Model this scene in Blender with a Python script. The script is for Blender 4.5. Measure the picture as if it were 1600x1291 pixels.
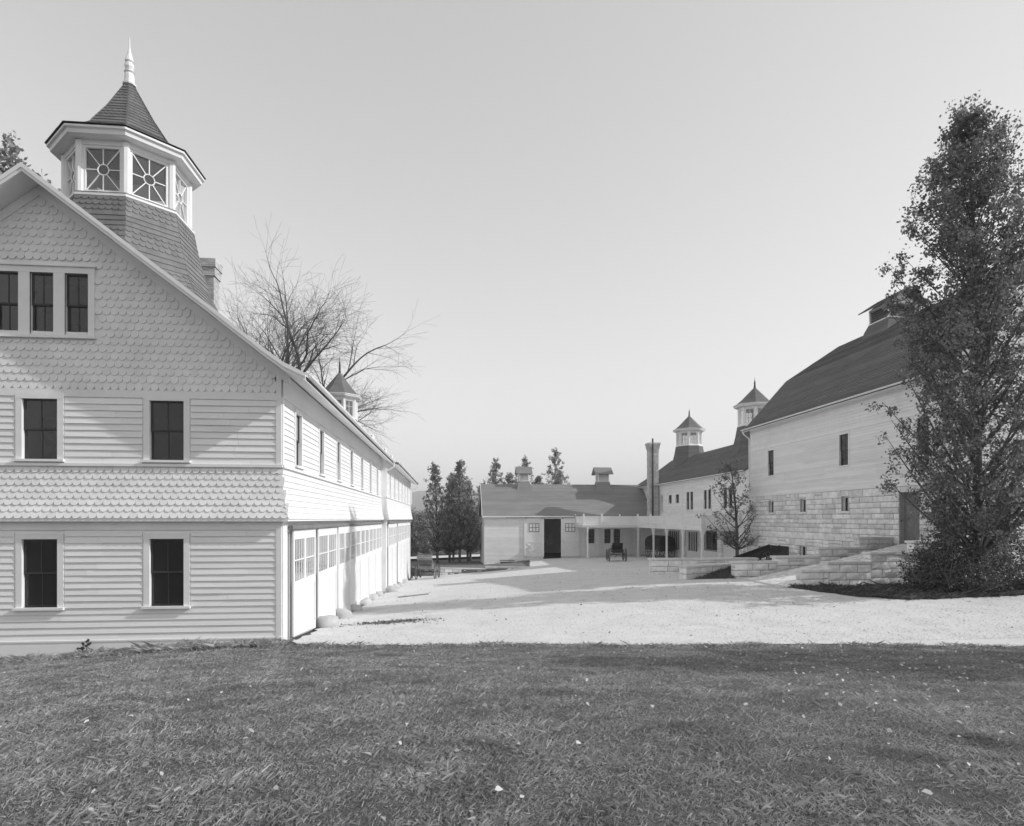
import bpy, math, random
import numpy as np
from mathutils import Vector, Matrix
from mathutils.geometry import delaunay_2d_cdt
for o in list(bpy.data.objects): bpy.data.objects.remove(o)
scn = bpy.context.scene
COL = scn.collection
random.seed(7); rng = np.random.default_rng(7)
R = math.radians

# ------------------------------------------------------------------ camera, sky, sun, exposure
TH = math.atan(.099)
cam = bpy.data.cameras.new('camera'); co = bpy.data.objects.new('camera', cam); COL.objects.link(co)
co.location = (0, 0, 3.1); co.rotation_euler = (R(90), 0, -TH)
cam.sensor_width = 36; cam.lens = 22.5; cam.shift_x = -.0025; cam.shift_y = .1034
cam.clip_start = .1; cam.clip_end = 20000
scn.camera = co
TO_SUN = Vector((1, -.20, .65)).normalized()
w = bpy.data.worlds.new('World'); scn.world = w; w.use_nodes = True
nt = w.node_tree; nt.nodes.clear()
sky = nt.nodes.new('ShaderNodeTexSky'); sky.sky_type = 'NISHITA'; sky.sun_disc = False
sky.sun_elevation = math.asin(TO_SUN.z); sky.sun_rotation = math.atan2(TO_SUN.x, TO_SUN.y)
sky.dust_density = .15; sky.air_density = 1.0
sep = nt.nodes.new('ShaderNodeSeparateColor')            # the plate only saw blue light: the sky's blue channel alone
bg = nt.nodes.new('ShaderNodeBackground'); bg.inputs[1].default_value = .145
out = nt.nodes.new('ShaderNodeOutputWorld')
pw = nt.nodes.new('ShaderNodeMath'); pw.operation = 'POWER'; pw.inputs[1].default_value = .68      # and flattened its range
ml = nt.nodes.new('ShaderNodeMath'); ml.operation = 'MULTIPLY'; ml.inputs[1].default_value = 1.28
nt.links.new(sky.outputs[0], sep.inputs[0]); nt.links.new(sep.outputs[2], pw.inputs[0]); nt.links.new(pw.outputs[0], ml.inputs[0]); nt.links.new(ml.outputs[0], bg.inputs[0]); nt.links.new(bg.outputs[0], out.inputs[0])
sd = bpy.data.lights.new('sun', 'SUN'); sd.energy = 2.15; sd.angle = R(.5); sd.color = (1, 1, 1)
so = bpy.data.objects.new('sun', sd); COL.objects.link(so); so.location = (40, -10, 50)
so.rotation_euler = (-TO_SUN).to_track_quat('-Z', 'Y').to_euler()
vs = scn.view_settings; vs.view_transform = 'Standard'; vs.look = 'None'; vs.gamma = 1; vs.exposure = .68; vs.use_curve_mapping = False
scn.render.engine = 'CYCLES'

# ------------------------------------------------------------------ materials (the photograph is monochrome: greys only)
def mat(name, v, rough=.7, var=.12, scale=2., bump=0., bscale=30., island=0., obj=0., stretch=(1, 1, 1), spec=.25, stain=0., transl=0.):
    m = bpy.data.materials.new(name); m.use_nodes = True; n = m.node_tree.nodes; l = m.node_tree.links
    b = n['Principled BSDF']; b.inputs['Roughness'].default_value = rough; b.inputs['Specular IOR Level'].default_value = spec
    geo = n.new('ShaderNodeNewGeometry'); mp = n.new('ShaderNodeMapping'); mp.inputs['Scale'].default_value = stretch
    l.new(geo.outputs['Position'], mp.inputs['Vector'])
    no = n.new('ShaderNodeTexNoise'); no.inputs['Scale'].default_value = scale; no.inputs['Detail'].default_value = 6; no.inputs['Roughness'].default_value = .65
    l.new(mp.outputs[0], no.inputs['Vector'])
    mr = n.new('ShaderNodeMapRange'); mr.inputs[1].default_value = .25; mr.inputs[2].default_value = .75
    mr.inputs[3].default_value = v * (1 - var); mr.inputs[4].default_value = v * (1 + var); l.new(no.outputs[0], mr.inputs[0])
    cur = mr.outputs[0]
    def mul(sock, lo, hi, cur):
        a = n.new('ShaderNodeMapRange'); a.inputs[3].default_value = lo; a.inputs[4].default_value = hi; l.new(sock, a.inputs[0])
        k = n.new('ShaderNodeMath'); k.operation = 'MULTIPLY'; l.new(cur, k.inputs[0]); l.new(a.outputs[0], k.inputs[1]); return k.outputs[0]
    if island: cur = mul(geo.outputs['Random Per Island'], 1 - island, 1 + island, cur)
    if obj:
        oi = n.new('ShaderNodeObjectInfo'); cur = mul(oi.outputs['Random'], 1 - obj, 1 + obj, cur)
    if stain:
        s = n.new('ShaderNodeTexNoise'); s.inputs['Scale'].default_value = .7; s.inputs['Detail'].default_value = 8; s.inputs['Roughness'].default_value = .7
        l.new(mp.outputs[0], s.inputs['Vector'])
        a = n.new('ShaderNodeMapRange'); a.inputs[1].default_value = .52; a.inputs[2].default_value = .72; l.new(s.outputs[0], a.inputs[0])
        cur = mul(a.outputs[0], 1, 1 - stain, cur)
    l.new(cur, b.inputs['Base Color'])
    if bump:
        bn = n.new('ShaderNodeTexNoise'); bn.inputs['Scale'].default_value = bscale; bn.inputs['Detail'].default_value = 5
        l.new(mp.outputs[0], bn.inputs['Vector'])
        bp = n.new('ShaderNodeBump'); bp.inputs['Strength'].default_value = bump; bp.inputs['Distance'].default_value = .02
        l.new(bn.outputs[0], bp.inputs['Height']); l.new(bp.outputs[0], b.inputs['Normal'])
    if transl:
        t = n.new('ShaderNodeBsdfTranslucent'); l.new(cur, t.inputs['Color'])
        mx = n.new('ShaderNodeMixShader'); mx.inputs[0].default_value = transl
        l.new(b.outputs[0], mx.inputs[1]); l.new(t.outputs[0], mx.inputs[2]); l.new(mx.outputs[0], n['Material Output'].inputs['Surface'])
    return m
def glass_mat(name, dirt=.05, tint=.85):
    m = bpy.data.materials.new(name); m.use_nodes = True; n = m.node_tree.nodes; l = m.node_tree.links; n.clear()
    o = n.new('ShaderNodeOutputMaterial'); t = n.new('ShaderNodeBsdfTransparent'); t.inputs[0].default_value = (tint, tint, tint, 1)
    g = n.new('ShaderNodeBsdfGlossy'); g.inputs['Roughness'].default_value = .03
    no = n.new('ShaderNodeTexNoise'); no.inputs['Scale'].default_value = 2.5
    bp = n.new('ShaderNodeBump'); bp.inputs['Strength'].default_value = .08; bp.inputs['Distance'].default_value = .05
    l.new(no.outputs[0], bp.inputs['Height']); l.new(bp.outputs[0], g.inputs['Normal'])
    f = n.new('ShaderNodeFresnel'); f.inputs[0].default_value = 1.45
    a = n.new('ShaderNodeMixShader'); l.new(f.outputs[0], a.inputs[0]); l.new(t.outputs[0], a.inputs[1]); l.new(g.outputs[0], a.inputs[2])
    d = n.new('ShaderNodeBsdfDiffuse'); d.inputs[0].default_value = (.5, .5, .5, 1)
    b = n.new('ShaderNodeMixShader'); b.inputs[0].default_value = dirt; l.new(a.outputs[0], b.inputs[1]); l.new(d.outputs[0], b.inputs[2])
    l.new(b.outputs[0], o.inputs['Surface']); return m
M = dict(
    white=mat('white_paint', .83, .55, .05, 1.3, .12, 60, stain=.10),
    board=mat('white_board', .82, .55, .06, 1.2, .15, 50, obj=.035, stretch=(.4, 1, 3), stain=.08),
    boardj=mat('white_siding', .82, .55, .06, 1.2, .15, 50, island=.06, stretch=(1, .4, 3), stain=.08),
    shing=mat('painted_shingle', .80, .6, .06, 2., .2, 40, obj=.05, island=.04, stain=.10),
    roof=mat('roof_shingle', .15, .8, .22, 1.1, .4, 30, island=.10, stretch=(.5, .5, 2.2)),
    roofl=mat('roof_shingle_weathered', .26, .8, .16, .9, .4, 30, island=.06, stretch=(.4, .4, 2.5)),
    apron=mat('tower_shingle', .20, .75, .15, 2., .3, 30, island=.10),
    stone=mat('rough_stone', .78, .85, .22, 3.5, .9, 9, island=.16, obj=.17, stain=.2),
    mortar=mat('mortar', .42, .9, .15, 6, .4, 40),
    coping=mat('coping_stone', .66, .8, .15, 3., .5, 20, island=.10, obj=.08, stain=.15),
    boulder=mat('boulder', .50, .85, .12, 4., .6, 8, obj=.1),
    gravel=mat('gravel', .64, .9, .10, .9, .6, 26, stain=.14),
    soil=mat('grass_soil', .085, .95, .4, 5., .8, 30),
    grass=mat('grass_blade', .38, .7, .45, 1.5, 0, 30, island=.4, transl=.3, stain=.4),
    leaf=mat('leaf', .10, .5, .2, .8, 0, 30, island=.5, transl=.3, spec=.4),
    leafl=mat('leaf_pale', .15, .5, .2, .8, 0, 30, island=.45, transl=.35, spec=.4),
    leaff=mat('leaf_autumn', .33, .6, .2, .8, 0, 30, island=.4, transl=.45, spec=.3),
    leafp=mat('leaf_poplar', .20, .5, .25, .8, 0, 30, island=.55, transl=.4, spec=.4),
    grassd=mat('grass_painted_shade', .12, .7, .3, .9, 0, 30, island=.5, transl=.2),  # darker copy of the grass blades: shade on the bank painted into the colour
    dry=mat('dry_leaf', .48, .6, .2, 3, 0, 30, island=.6, transl=.2),
    straw=mat('straw', .36, .8, .2, 3, 0, 30, island=.6),
    litter=mat('leaf_litter', .13, .8, .3, 3, 0, 30, island=.5),
    bark=mat('bark', .11, .9, .35, 5., .8, 18, stretch=(1, 1, .25)),
    barkl=mat('bark_pale', .20, .9, .3, 5., .6, 18, stretch=(1, 1, .3)),
    sash=mat('dark_sash', .05, .5, .1, 4),
    dark=mat('dark_paint', .035, .5, .2, 3, .2, 40),
    iron=mat('iron', .06, .5, .2, 5, .2, 60),
    leather=mat('leather', .03, .45, .2, 5, .3, 60),
    wood=mat('grey_wood', .20, .8, .3, 4, .4, 30, island=.1, stretch=(.3, 1, 1)),
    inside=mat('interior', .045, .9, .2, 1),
    brick=mat('chimney_stone', .52, .85, .2, 6, .6, 20, island=.15, stain=.2),
    turf=mat('turf', .17, .95, .35, 2.5, .6, 30),
    hill=mat('hill_wood', .07, .95, .35, .012),
    glass=glass_mat('window_glass', .03, .78), glassc=glass_mat('cupola_glass', .05, .9),
)

# ------------------------------------------------------------------ mesh helpers
ORG = {}
class Fr:                                     # a wall frame: u along, n outward, z up
    def __init__(s, o, u, n): s.o = Vector(o); s.u = Vector(u).normalized(); s.n = Vector(n).normalized()
    def p(s, u, n, z): return s.o + s.u * u + s.n * n + Vector((0, 0, z))
WF = Fr((0, 0, 0), (1, 0, 0), (0, 1, 0))       # u=x n=y z=z
class MB:
    def __init__(s): s.v = []; s.f = []
    def add(s, vs, fs):
        k = len(s.v); s.v += [tuple(v) for v in vs]; s.f += [tuple(i + k for i in f) for f in fs]; return s
    def box(s, fr, u0, u1, z0, z1, n0, n1):
        return s.sweep(fr, u0, u1, [(n0, z0), (n1, z0), (n1, z1), (n0, z1)])
    def sweep(s, fr, u0, u1, prof, m0=0, m1=0):          # closed profile (n,z) along u, mitred by m*n
        k = len(prof)
        vs = [fr.p(u0 - m0 * n, n, z) for n, z in prof] + [fr.p(u1 + m1 * n, n, z) for n, z in prof]
        fs = [(i, (i + 1) % k, k + (i + 1) % k, k + i) for i in range(k)] + [tuple(range(k))[::-1], tuple(range(k, 2 * k))]
        return s.add(vs, fs)
    def prism(s, fr, poly, n0, n1):                      # polygon (u,z) extruded along n
        k = len(poly)
        vs = [fr.p(u, n0, z) for u, z in poly] + [fr.p(u, n1, z) for u, z in poly]
        fs = [(i, (i + 1) % k, k + (i + 1) % k, k + i) for i in range(k)] + [tuple(range(k))[::-1], tuple(range(k, 2 * k))]
        return s.add(vs, fs)
    def bar(s, a, b, t1, t2, up=(0, 0, 1)):              # square bar from a to b
        a = Vector(a); b = Vector(b); d = (b - a).normalized(); x = d.cross(Vector(up))
        if x.length < 1e-4: x = d.cross(Vector((1, 0, 0)))
        x.normalize(); y = x.cross(d)
        vs = [q + x * i * t1 / 2 + y * j * t2 / 2 for q in (a, b) for i, j in ((-1, -1), (1, -1), (1, 1), (-1, 1))]
        return s.add(vs, [(0, 1, 2, 3), (7, 6, 5, 4), (0, 4, 5, 1), (1, 5, 6, 2), (2, 6, 7, 3), (3, 7, 4, 0)])
    def tube(s, pts, rad, seg=6, cap=True):
        k = len(s.v); n = len(pts)
        for i, p in enumerate(pts):
            d = (Vector(pts[min(i + 1, n - 1)]) - Vector(pts[max(i - 1, 0)]))
            if d.length < 1e-6: d = Vector((0, 0, 1))
            d.normalize(); x = d.orthogonal() if i == 0 else (x - d * x.dot(d))
            if x.length < 1e-5: x = d.orthogonal()
            x.normalize(); y = d.cross(x)
            for j in range(seg):
                a = 2 * math.pi * j / seg; s.v.append(tuple(Vector(p) + (x * math.cos(a) + y * math.sin(a)) * rad[i]))
        for i in range(n - 1):
            for j in range(seg):
                a = k + i * seg + j; b = k + i * seg + (j + 1) % seg
                s.f.append((a, b, b + seg, a + seg))
        if cap: s.f.append(tuple(k + j for j in range(seg))[::-1]); s.f.append(tuple(k + (n - 1) * seg + j for j in range(seg)))
        return s
    def lathe(s, c, prof, seg=8, ph=0, cap=True):
        k = len(s.v); n = len(prof)
        for r, z in prof:
            for j in range(seg):
                a = ph + 2 * math.pi * j / seg; s.v.append((c[0] + r * math.cos(a), c[1] + r * math.sin(a), c[2] + z))
        for i in range(n - 1):
            for j in range(seg):
                a = k + i * seg + j; b = k + i * seg + (j + 1) % seg; s.f.append((a, b, b + seg, a + seg))
        if cap: s.f.append(tuple(k + j for j in range(seg))[::-1]); s.f.append(tuple(k + (n - 1) * seg + j for j in range(seg)))
        return s
    def ring(s, c, r, axis_u, axis_v, t, seg=20):         # torus-like ring in plane u,v
        pts = [Vector(c) + axis_u * r * math.cos(2 * math.pi * i / seg) + axis_v * r * math.sin(2 * math.pi * i / seg) for i in range(seg + 1)]
        return s.tube(pts, [t] * (seg + 1), 5, False)
    def holes(s, fr, u0, u1, z0, z1, n0, n1, hs):         # wall slab with rectangular openings
        us = sorted({u0, u1} | {min(max(x, u0), u1) for h in hs for x in h[:2]})
        for a, b in zip(us, us[1:]):
            if b - a < 1e-5: continue
            m = (a + b) / 2; cut = sorted((max(h[2], z0), min(h[3], z1)) for h in hs if h[0] < m < h[1] and h[2] < z1 and h[3] > z0)
            z = z0
            for c, d in cut:
                if c > z + 1e-5: s.box(fr, a, b, z, c, n0, n1)
                z = max(z, d)
            if z < z1 - 1e-5: s.box(fr, a, b, z, z1, n0, n1)
        return s
    def build(s, name, m, parent=None, smooth=False, kind=None):
        me = bpy.data.meshes.new(name); off = ORG.get(parent, Vector((0, 0, 0))) if parent else Vector((0, 0, 0))
        me.from_pydata([(x - off[0], y - off[1], z - off[2]) for x, y, z in s.v], [], s.f)
        bme = me; bme.validate()
        me.materials.append(M[m])
        if smooth: me.polygons.foreach_set('use_smooth', [True] * len(me.polygons))
        o = bpy.data.objects.new(name, me); COL.objects.link(o)
        if parent: o.parent = parent
        ORG[o] = off
        if kind: o['kind'] = kind
        return o
def np_mesh(name, V, F, m, parent=None, kind=None):
    me = bpy.data.meshes.new(name); off = ORG.get(parent, Vector((0, 0, 0))) if parent else Vector((0, 0, 0))
    V = np.asarray(V, np.float32) - np.array(off, np.float32); F = np.asarray(F, np.int32); k = F.shape[1]
    me.vertices.add(len(V)); me.vertices.foreach_set('co', V.ravel())
    me.loops.add(F.size); me.loops.foreach_set('vertex_index', F.ravel())
    me.polygons.add(len(F)); me.polygons.foreach_set('loop_start', np.arange(0, F.size, k, dtype=np.int32))
    me.update(calc_edges=True); me.materials.append(M[m])
    o = bpy.data.objects.new(name, me); COL.objects.link(o); o.parent = parent; ORG[o] = off
    if kind: o['kind'] = kind
    return o
def inst(name, me, parent, loc, rot=(0, 0, 0), sc=(1, 1, 1)):        # a piece sharing mesh data
    o = bpy.data.objects.new(name, me); COL.objects.link(o)
    off = ORG.get(parent, Vector((0, 0, 0))) if parent else Vector((0, 0, 0))
    o.parent = parent; o.location = Vector(loc) - off; o.rotation_euler = rot; o.scale = sc; ORG[o] = off
    return o
def mesh(name, mb, m):
    me = bpy.data.meshes.new(name); me.from_pydata(mb.v, [], mb.f); me.materials.append(M[m]); return me
def tag(o, label, cat, group=None):
    o['label'] = label; o['category'] = cat
    if group: o['group'] = group
    return o
def thing(name, label, cat, loc=(0, 0, 0), rz=0, group=None, local=False):
    o = bpy.data.objects.new(name, None); COL.objects.link(o); o.location = loc; o.rotation_euler = (0, 0, rz); o.empty_display_size = .3
    ORG[o] = Vector((0, 0, 0)) if local else Vector(loc)
    return tag(o, label, cat, group)
def struct(o): o['kind'] = 'structure'; return o

# ------------------------------------------------------------------ ground
CP = [(-4.2, 16.5, 0), (-10, 16, -.25), (-16, 17, -.5), (-4, 28, -.8), (-4, 39, -1.37), (-3.8, 50, -1.95), (-3.8, 60, -2.45), (4, 58, -1.75), (3.5, 68, -1.8),
      (8, 66, -1.3), (14, 66, -.98), (15, 57, -.78), (22, 66, -.8), (21, 54, -.6), (20, 46, -.35), (20, 40, -.2), (17, 36, -.05), (11, 34, .05), (13, 28.5, .3),
      (14, 24.4, .3), (20, 22.2, .24), (17, 21, .15), (26, 22, .35), (4, 40, -.85), (4, 28, -.2), (5, 20, 0), (-3, 15.6, .03), (5, 15.1, .03), (13.3, 14.3, .03), (25, 13.5, .15),
      (0, 0, 1.5), (-8, 4, 1.1), (-12, 9, .55), (8, 2, 1.42), (18, 5, 1.1), (0, -8, 2.2), (0, 8, .95), (6, 9, .75), (-6, 10, .62), (14, 9, .62), (-20, 0, 1.2), (25, 0, 1.6),
      (-20, 40, -1.6), (-30, 70, -3), (-2, 80, -2.5), (0, 95, -2.9), (-30, 100, -4), (10, 90, -2.4), (40, 80, -.8), (45, 50, 0), (45, 25, .6), (30, 45, -.1), (30, 110, -2.5), (-30, 20, -.8), (-40, -8, 1.5), (45, -8, 1.8)]
_P = np.array(CP); _n = len(_P)
def _U(r2): return np.where(r2 > 1e-9, .5 * r2 * np.log(np.maximum(r2, 1e-9)), 0)
_K = _U(((_P[:, None, :2] - _P[None, :, :2]) ** 2).sum(2)) + np.eye(_n) * .6
_L = np.zeros((_n + 3, _n + 3)); _L[:_n, :_n] = _K; _L[:_n, _n] = 1; _L[:_n, _n + 1:] = _P[:, :2]; _L[_n:, :_n] = _L[:_n, _n:].T
_W = np.linalg.solve(_L, np.concatenate([_P[:, 2], np.zeros(3)]))
def gzn(x, y):
    x = np.asarray(x, float); y = np.asarray(y, float); sh = x.shape; x = x.ravel(); y = y.ravel()
    cx = np.clip(x, -42, 47); cy = np.clip(y, -10, 112); o = np.empty(len(x))
    for i in range(0, len(x), 20000):
        a = cx[i:i + 20000]; b = cy[i:i + 20000]
        o[i:i + 20000] = _U((a[:, None] - _P[None, :, 0]) ** 2 + (b[:, None] - _P[None, :, 1]) ** 2) @ _W[:_n] + _W[_n] + _W[_n + 1] * a + _W[_n + 2] * b
    far = np.clip((np.hypot(x - cx, y - cy)) / 150, 0, 1); o = o * (1 - far) - 5 * far
    return o.reshape(sh)
def gz(x, y): return float(gzn(np.array([x]), np.array([y]))[0])
def axis(lo, hi, step, far):
    a = list(np.arange(lo, hi, step)); x = hi; s = step
    while x < far: a.append(x); s *= 1.5; x += s
    a.append(far); x = lo - step; s = step; b = []
    while x > -far: b.append(x); s *= 1.5; x -= s
    b.append(-far); return np.array(b[::-1] + a)
xs = axis(-24, 36, .6, 2850); ys = axis(-8, 90, .6, 2850)
X, Y = np.meshgrid(xs, ys); Z = gzn(X, Y)
nx = len(xs); I = np.arange(nx * len(ys)).reshape(len(ys), nx)
F_ = np.stack([I[:-1, :-1], I[:-1, 1:], I[1:, 1:], I[1:, :-1]], -1).reshape(-1, 4)
struct(np_mesh('ground', np.stack([X, Y, Z], -1).reshape(-1, 3), F_, 'soil'))
def sheet(name, poly, step, dz, m, jit=0.):
    pts = []
    for (a, b) in zip(poly, poly[1:] + poly[:1]):
        a = Vector(a); b = Vector(b); n = max(1, int((b - a).length / .4))
        for i in range(n):
            p = a.lerp(b, i / n)
            if jit and i: p = p + Vector((random.gauss(0, jit), random.gauss(0, jit)))
            pts.append(p)
    nb = len(pts); ed = [(i, (i + 1) % nb) for i in range(nb)]
    x0 = min(p.x for p in pts); x1 = max(p.x for p in pts); y0 = min(p.y for p in pts); y1 = max(p.y for p in pts)
    A = np.array([(p.x, p.y) for p in pts])
    def inside(px, py):
        c = np.zeros(px.shape, bool)
        for (ax, ay), (bx, by) in zip(A, np.roll(A, -1, 0)):
            k = (ay > py) != (by > py); c ^= k & (px < (bx - ax) * (py - ay) / (by - ay + 1e-12) + ax)
        return c
    gx, gy = np.meshgrid(np.arange(x0 + step / 2, x1, step), np.arange(y0 + step / 2, y1, step)); k = inside(gx, gy)
    allp = pts + [Vector((a, b)) for a, b in zip(gx[k], gy[k])]
    v, e, f, *_ = delaunay_2d_cdt(allp, ed, [], 1, 1e-4)
    V = np.array([(p.x, p.y) for p in v]); z = gzn(V[:, 0], V[:, 1]) + dz
    mb = MB(); mb.v = [(a, b, c) for (a, b), c in zip(V, z)]; mb.f = [tuple(q) for q in f]
    return mb.build(name, m, smooth=True), inside
YARD = [(-4.0, 16.6), (-3.7, 16.0), (-1, 15.45), (3, 15.1), (8, 14.6), (13.5, 13.9), (20, 13.35), (32, 12.8), (36, 22.5), (24, 21.9), (20.2, 21.7), (16.4, 21.4), (14.9, 22.1), (14.1, 23.3), (13.7, 24.3),
        (13.5, 28.2), (13.2, 28.55), (11.0, 28.9), (10.9, 29.3), (14.6, 30.6), (20.9, 31.5), (20.9, 43), (21.9, 46.5), (21.9, 68.3), (8.4, 68.3), (7.2, 58.6), (-1.9, 61.2), (-3.6, 62.5), (-3.9, 40)]
yard, in_yard = sheet('yard', YARD, .7, .035, 'gravel', .06); struct(yard)

# ------------------------------------------------------------------ building helpers
def window(fr, u0, u1, z0, z1, parent, cas=.12, sill=.07, grid=(2, 1), sashm='sash', pane_each=True, depth=.035, headcap=True, label=None):
    f = MB()
    f.box(fr, u0 - cas, u0, z0, z1, 0, depth).box(fr, u1, u1 + cas, z0, z1, 0, depth)
    f.box(fr, u0 - cas - .004, u1 + cas + .004, z1, z1 + cas, 0, depth + .004)
    if headcap: f.box(fr, u0 - cas - .03, u1 + cas + .03, z1 + cas, z1 + cas + .03, 0, depth + .035)
    f.box(fr, u0 - cas - .03, u1 + cas + .03, z0 - .06, z0, -.1, depth + sill)
    wo = f.build('window', 'white', parent)
    if label: wo['label'] = label
    s = MB(); a = .045; zm = (z0 + z1) / 2
    for zz0, zz1, n0 in ((zm - .02, z1, -.075), (z0, zm + .02, -.11)):
        s.box(fr, u0, u0 + a, zz0, zz1, n0, n0 + .035).box(fr, u1 - a, u1, zz0, zz1, n0, n0 + .035)
        s.box(fr, u0 + a, u1 - a, zz0, zz0 + a, n0, n0 + .035).box(fr, u0 + a, u1 - a, zz1 - a, zz1, n0, n0 + .035)
        for i in range(1, grid[0]):
            x = u0 + (u1 - u0) * i / grid[0]; s.box(fr, x - .011, x + .011, zz0 + a, zz1 - a, n0 + .004, n0 + .03)
        for j in range(1, grid[1]):
            z = zz0 + (zz1 - zz0) * j / grid[1]; s.box(fr, u0 + a, u1 - a, z - .011, z + .011, n0 + .004, n0 + .03)
    s.build('sash', sashm, wo)
    for zz0, zz1, n0 in ((zm, z1, -.06), (z0, zm, -.095)):
        k = grid[0] if pane_each else 1
        for i in range(k):
            MB().box(fr, u0 + (u1 - u0) * i / k + .012, u0 + (u1 - u0) * (i + 1) / k - .012, zz0 + .025, zz1 - .025, n0, n0 + .005).build('pane', 'glass', wo)
    return wo
def laps(z0, z1, e):
    n = max(1, round((z1 - z0) / e)); e = (z1 - z0) / n; return [(z0 + i * e, z0 + (i + 1) * e) for i in range(n)]
def segs(u0, u1, za, zb, hs):
    zm = (za + zb) / 2; cut = sorted((h[0], h[1]) for h in hs if h[2] < zm < h[3]); r = []; u = u0
    for a, b in cut:
        if a > u: r.append((u, min(a, u1)))
        u = max(u, b)
    if u < u1: r.append((u, u1))
    return [(a, b) for a, b in r if b - a > .02]
def clap_joined(fr, u0, u1, z0, z1, e, hs, parent, m='boardj', name='lap_siding', t=.02):
    mb = MB()
    for za, zb in laps(z0, z1, e):
        for a, b in segs(u0, u1, za, zb, hs):
            L = b - a; k = max(1, int(L / random.uniform(3, 5)))
            for i in range(k): mb.sweep(fr, a + L * i / k, a + L * (i + 1) / k - .002, [(0, za), (t, za), (.004, zb), (0, zb)])
    o = mb.build(name, m, parent); o['kind'] = 'stuff'; return o
def roof_mb(fr, u0, u1, prof, e=.16, lip=.018, th=.12, wob=.0):
    P = [Vector(p) for p in prof]; pts = [P[0]]                     # prof: (n,z) from ridge to eave
    for a, b in zip(P, P[1:]):
        n = max(1, round((b - a).length / e)); pts += [a.lerp(b, (i + 1) / n) for i in range(n)]
    mb = MB()
    for a, b in zip(pts, pts[1:]):
        d = (b - a).normalized(); nn = Vector((-d.y, d.x)); nn = nn if nn.y > 0 else -nn
        ai = a - nn * th; bi = b - nn * th; ao = a; bo = b + nn * (lip * random.uniform(.8, 1.3))
        mb.sweep(fr, u0, u1, [tuple(ai), tuple(bi), tuple(bo), tuple(ao)])
    return mb
def fish(wd, ht, th=.014, square=False):                            # one shingle: origin at its lower middle, x along, -y outward, z up
    h = wd / 2 * .995
    arc = [(-h, 0), (h, 0)] if square else [(-h * math.cos(a), wd * .5 * (1 - math.sin(a))) for a in [i * math.pi / 7 for i in range(8)]]
    poly = arc + [(h, ht), (-h, ht)]
    mb = MB(); k = len(poly); vs = []
    for sgn in (0, 1):
        for x, z in poly:
            y = -.034 + .031 * z / ht; vs.append((x, y + (th if sgn else 0), z))
    mb.add(vs, [tuple(range(k)), tuple(range(k, 2 * k))[::-1]] + [(i, (i + 1) % k, k + (i + 1) % k, k + i) for i in range(k)])
    return mb
def place(mb, src, mtx): return mb.add([mtx @ Vector(v) for v in src.v], src.f)
OCT = [R(22.5 + 45 * k) for k in range(8)]
def facet_rows(cx, cy, prof, e, wd, kinds):
    """shingle courses over an eight-sided skirt; prof = (r,z) pairs from top to bottom"""
    mb = MB(); P = [Vector(p) for p in prof]; pts = [P[0]]
    for a, b in zip(P, P[1:]):
        n = max(1, round((b - a).length / e)); pts += [a.lerp(b, (i + 1) / n) for i in range(n)]
    src = {}
    for i in range(1, len(pts)):
        lo = pts[i]; hi = pts[i - 1]; d = hi - lo; ht = d.length * 1.75
        sq = kinds((i - 1)); apo = lo.x * math.cos(R(22.5)); W = 2 * lo.x * math.sin(R(22.5)); n = max(1, round(W / wd)); ww = W / n
        til = math.atan2(-(d.x) * math.cos(R(22.5)), d.y)
        s = fish(ww, ht, .012, sq)
        for k in range(8):
            a = R(45 * k); mt = Matrix.Translation((cx + apo * math.cos(a), cy + apo * math.sin(a), lo.y)) @ Matrix.Rotation(a + R(90), 4, 'Z') @ Matrix.Rotation(-til, 4, 'X')
            for j in range(n):
                place(mb, s, mt @ Matrix.Translation(((j + .5) * ww - W / 2, 0, random.uniform(-.004, .004))))
    return mb
def finial(cx, cy, z0, h, r):
    prof = [(r * 1.25, 0), (r * 1.3, .03 * h), (r * .95, .05 * h), (r * .9, .22 * h), (r * .7, .25 * h), (r * 1.0, .28 * h), (r * .65, .31 * h), (r * .9, .38 * h), (r * .85, .44 * h), (r * .55, .47 * h), (r * .85, .5 * h), (r * .45, .64 * h), (r * .18, .78 * h), (r * .1, h)]
    return MB().lathe((cx, cy, z0), prof, 10)
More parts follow.
